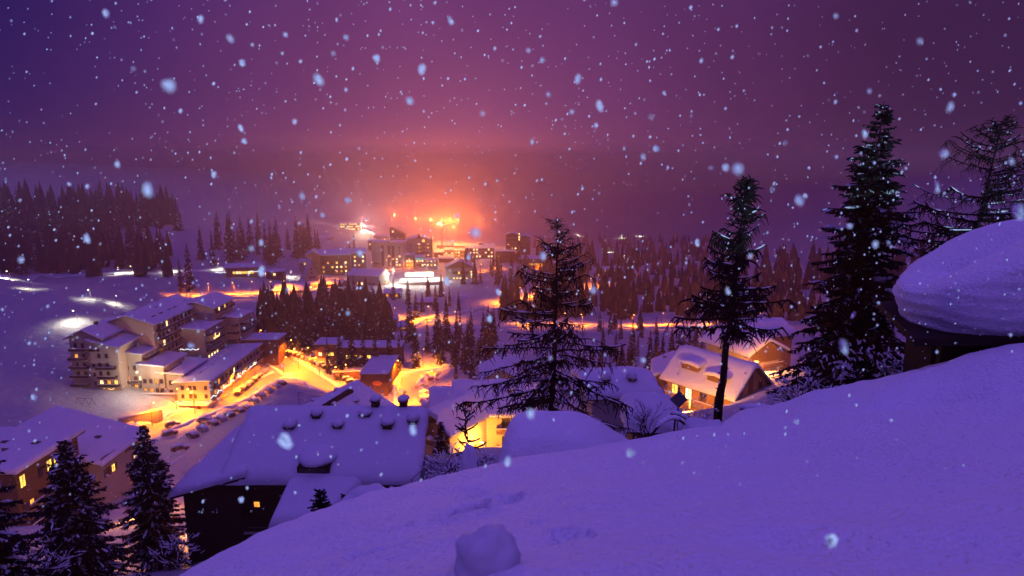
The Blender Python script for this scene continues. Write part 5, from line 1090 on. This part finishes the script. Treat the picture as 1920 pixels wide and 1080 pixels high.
BIG = [(318,162,15),(597,150,13),(455,118,11),(277,357,16),(200,25,10),(769,188,10),(706,110,9),(791,130,9),(452,240,6),(458,265,9),(552,228,6),(652,377,10),(566,368,7),(401,327,6),(857,405,8),(892,437,15),(649,71,7),(1125,198,9),
 (1084,148,8),(1028,178,6),(1018,113,7),(1152,6,9),(1231,279,10),(1220,220,5),(1205,294,6),(1072,210,5),(997,266,6),(990,95,5),(1383,318,17),(1360,314,9),(1333,316,5),(1498,377,14),(1509,368,6),(1770,289,13),(1781,201,9),(1758,352,9),
 (1895,303,8),(1910,398,19),(1640,458,9),(1665,455,5),(1593,425,9),(1621,252,8),(1630,172,6),(1308,455,7),(1583,650,15),(1557,1015,21),(952,865,16),(993,775,13),(535,828,18),(452,937,8),(775,805,10),(1017,480,11),(1112,545,11),
 (1206,676,9),(1493,791,9),(1184,850,15),(1724,78,6),(220,308,7),(163,448,11),(40,487,7),(65,745,11),(358,650,10),(491,508,9),(472,465,6),(490,455,6),(605,403,6),(675,475,8),(540,543,7),(652,587,5),(1033,672,6),(918,598,7),(879,480,7),
 (838,527,8),(935,548,6),(845,38,7),(1365,545,7),(1406,480,6),(432,72,6),(376,36,6),(535,65,5),(625,100,5),(905,213,5),(250,130,5),(130,345,6),(1473,268,5),(1447,355,5),(1568,30,6)]
LAND = [('in the dark blue upper left sky', 180, 120), ('in the left sky above the forest', 240, 330), ('in the violet top middle sky', 620, 110), ('in the sky left of the orange glow', 520, 290), ('in the pink sky right above the town', 850, 330), ('in the sky above the middle larch', 1090, 150), ('in the sky over the bare valley larch', 1240, 260), ('beside the top of the big spruce', 1560, 300), ('in the dark upper right sky', 1740, 140),
 ('before the far right larch', 1840, 320), ('before the boughs of the big spruce', 1630, 450), ('before the slender larch', 1370, 460), ('over the forest on the left hillside', 110, 460), ('over the hillside grove', 480, 480), ('over the town', 800, 500), ('over the valley woods', 640, 600), ('over the wide larch', 1050, 560), ('over the hotel', 330, 660), ('over the dark chalet roof', 600, 850), ('over the near snow slope', 1300, 900), ('over the timber chalets', 1230, 680)]
_by = {}
for q in BIG:
    k = min(LAND, key=lambda l: (l[1] - q[0]) ** 2 + (l[2] - q[1]) ** 2)[0]; _by.setdefault(k, []).append(q)
i = 0
for k, qs in _by.items():
    for n_, (px, py, s) in enumerate(sorted(qs)):
        r_ = random.Random(i * 13 + 5); d = r_.uniform(1.3, 2.6) if s < 12 else r_.uniform(0.95, 1.6)
        o = put('snowflake', FLM[i % 8], None, PD(px, py, d), 0, s * 0.62 / F * d); i += 1
        o.rotation_euler = (r_.uniform(-.3, .3), r_.uniform(-.7, .1), r_.uniform(-.4, .4))
        tag(o, 'large white snowflake ' + k + (', ' + ORD[n_] + ' from the left' if len(qs) > 1 else ''), 'snowflake', 'large flakes falling close to the viewer')
b = MB(); r_ = random.Random(99)
OCT = [(1,0,0),(-1,0,0),(0,1,0),(0,-1,0),(0,0,1.2),(0,0,-1.2)]; OF = [(0,4,1,5),(2,4,3,5),(0,2,1,3)]
n_ = 0
while n_ < 5400:
    y = 2.6 + 9.5 * r_.random(); x = r_.uniform(-1, 1) * (1.5 + y * .85); z = r_.uniform(-.55, .42) * y
    if y > 3 and z < fground(x, y) - CZ + .2: continue
    n_ += 1; s = r_.choice((1, 1, 1, 1.5, 2.2)) * r_.uniform(0.0024, 0.0046) * (.5 + y * .14); q = r_.uniform(0, 1.5)
    cq, sq = math.cos(q), math.sin(q)
    b.add([(x + s * (vx * cq - vy * sq), y + s * (vx * sq + vy * cq), CZ + z + s * vz + s * 0.3 * vx) for vx, vy, vz in OCT], OF)
tag(b.build('falling_snow', MT['flake'], ), 'fine snow falling all through the night air', kind='stuff')
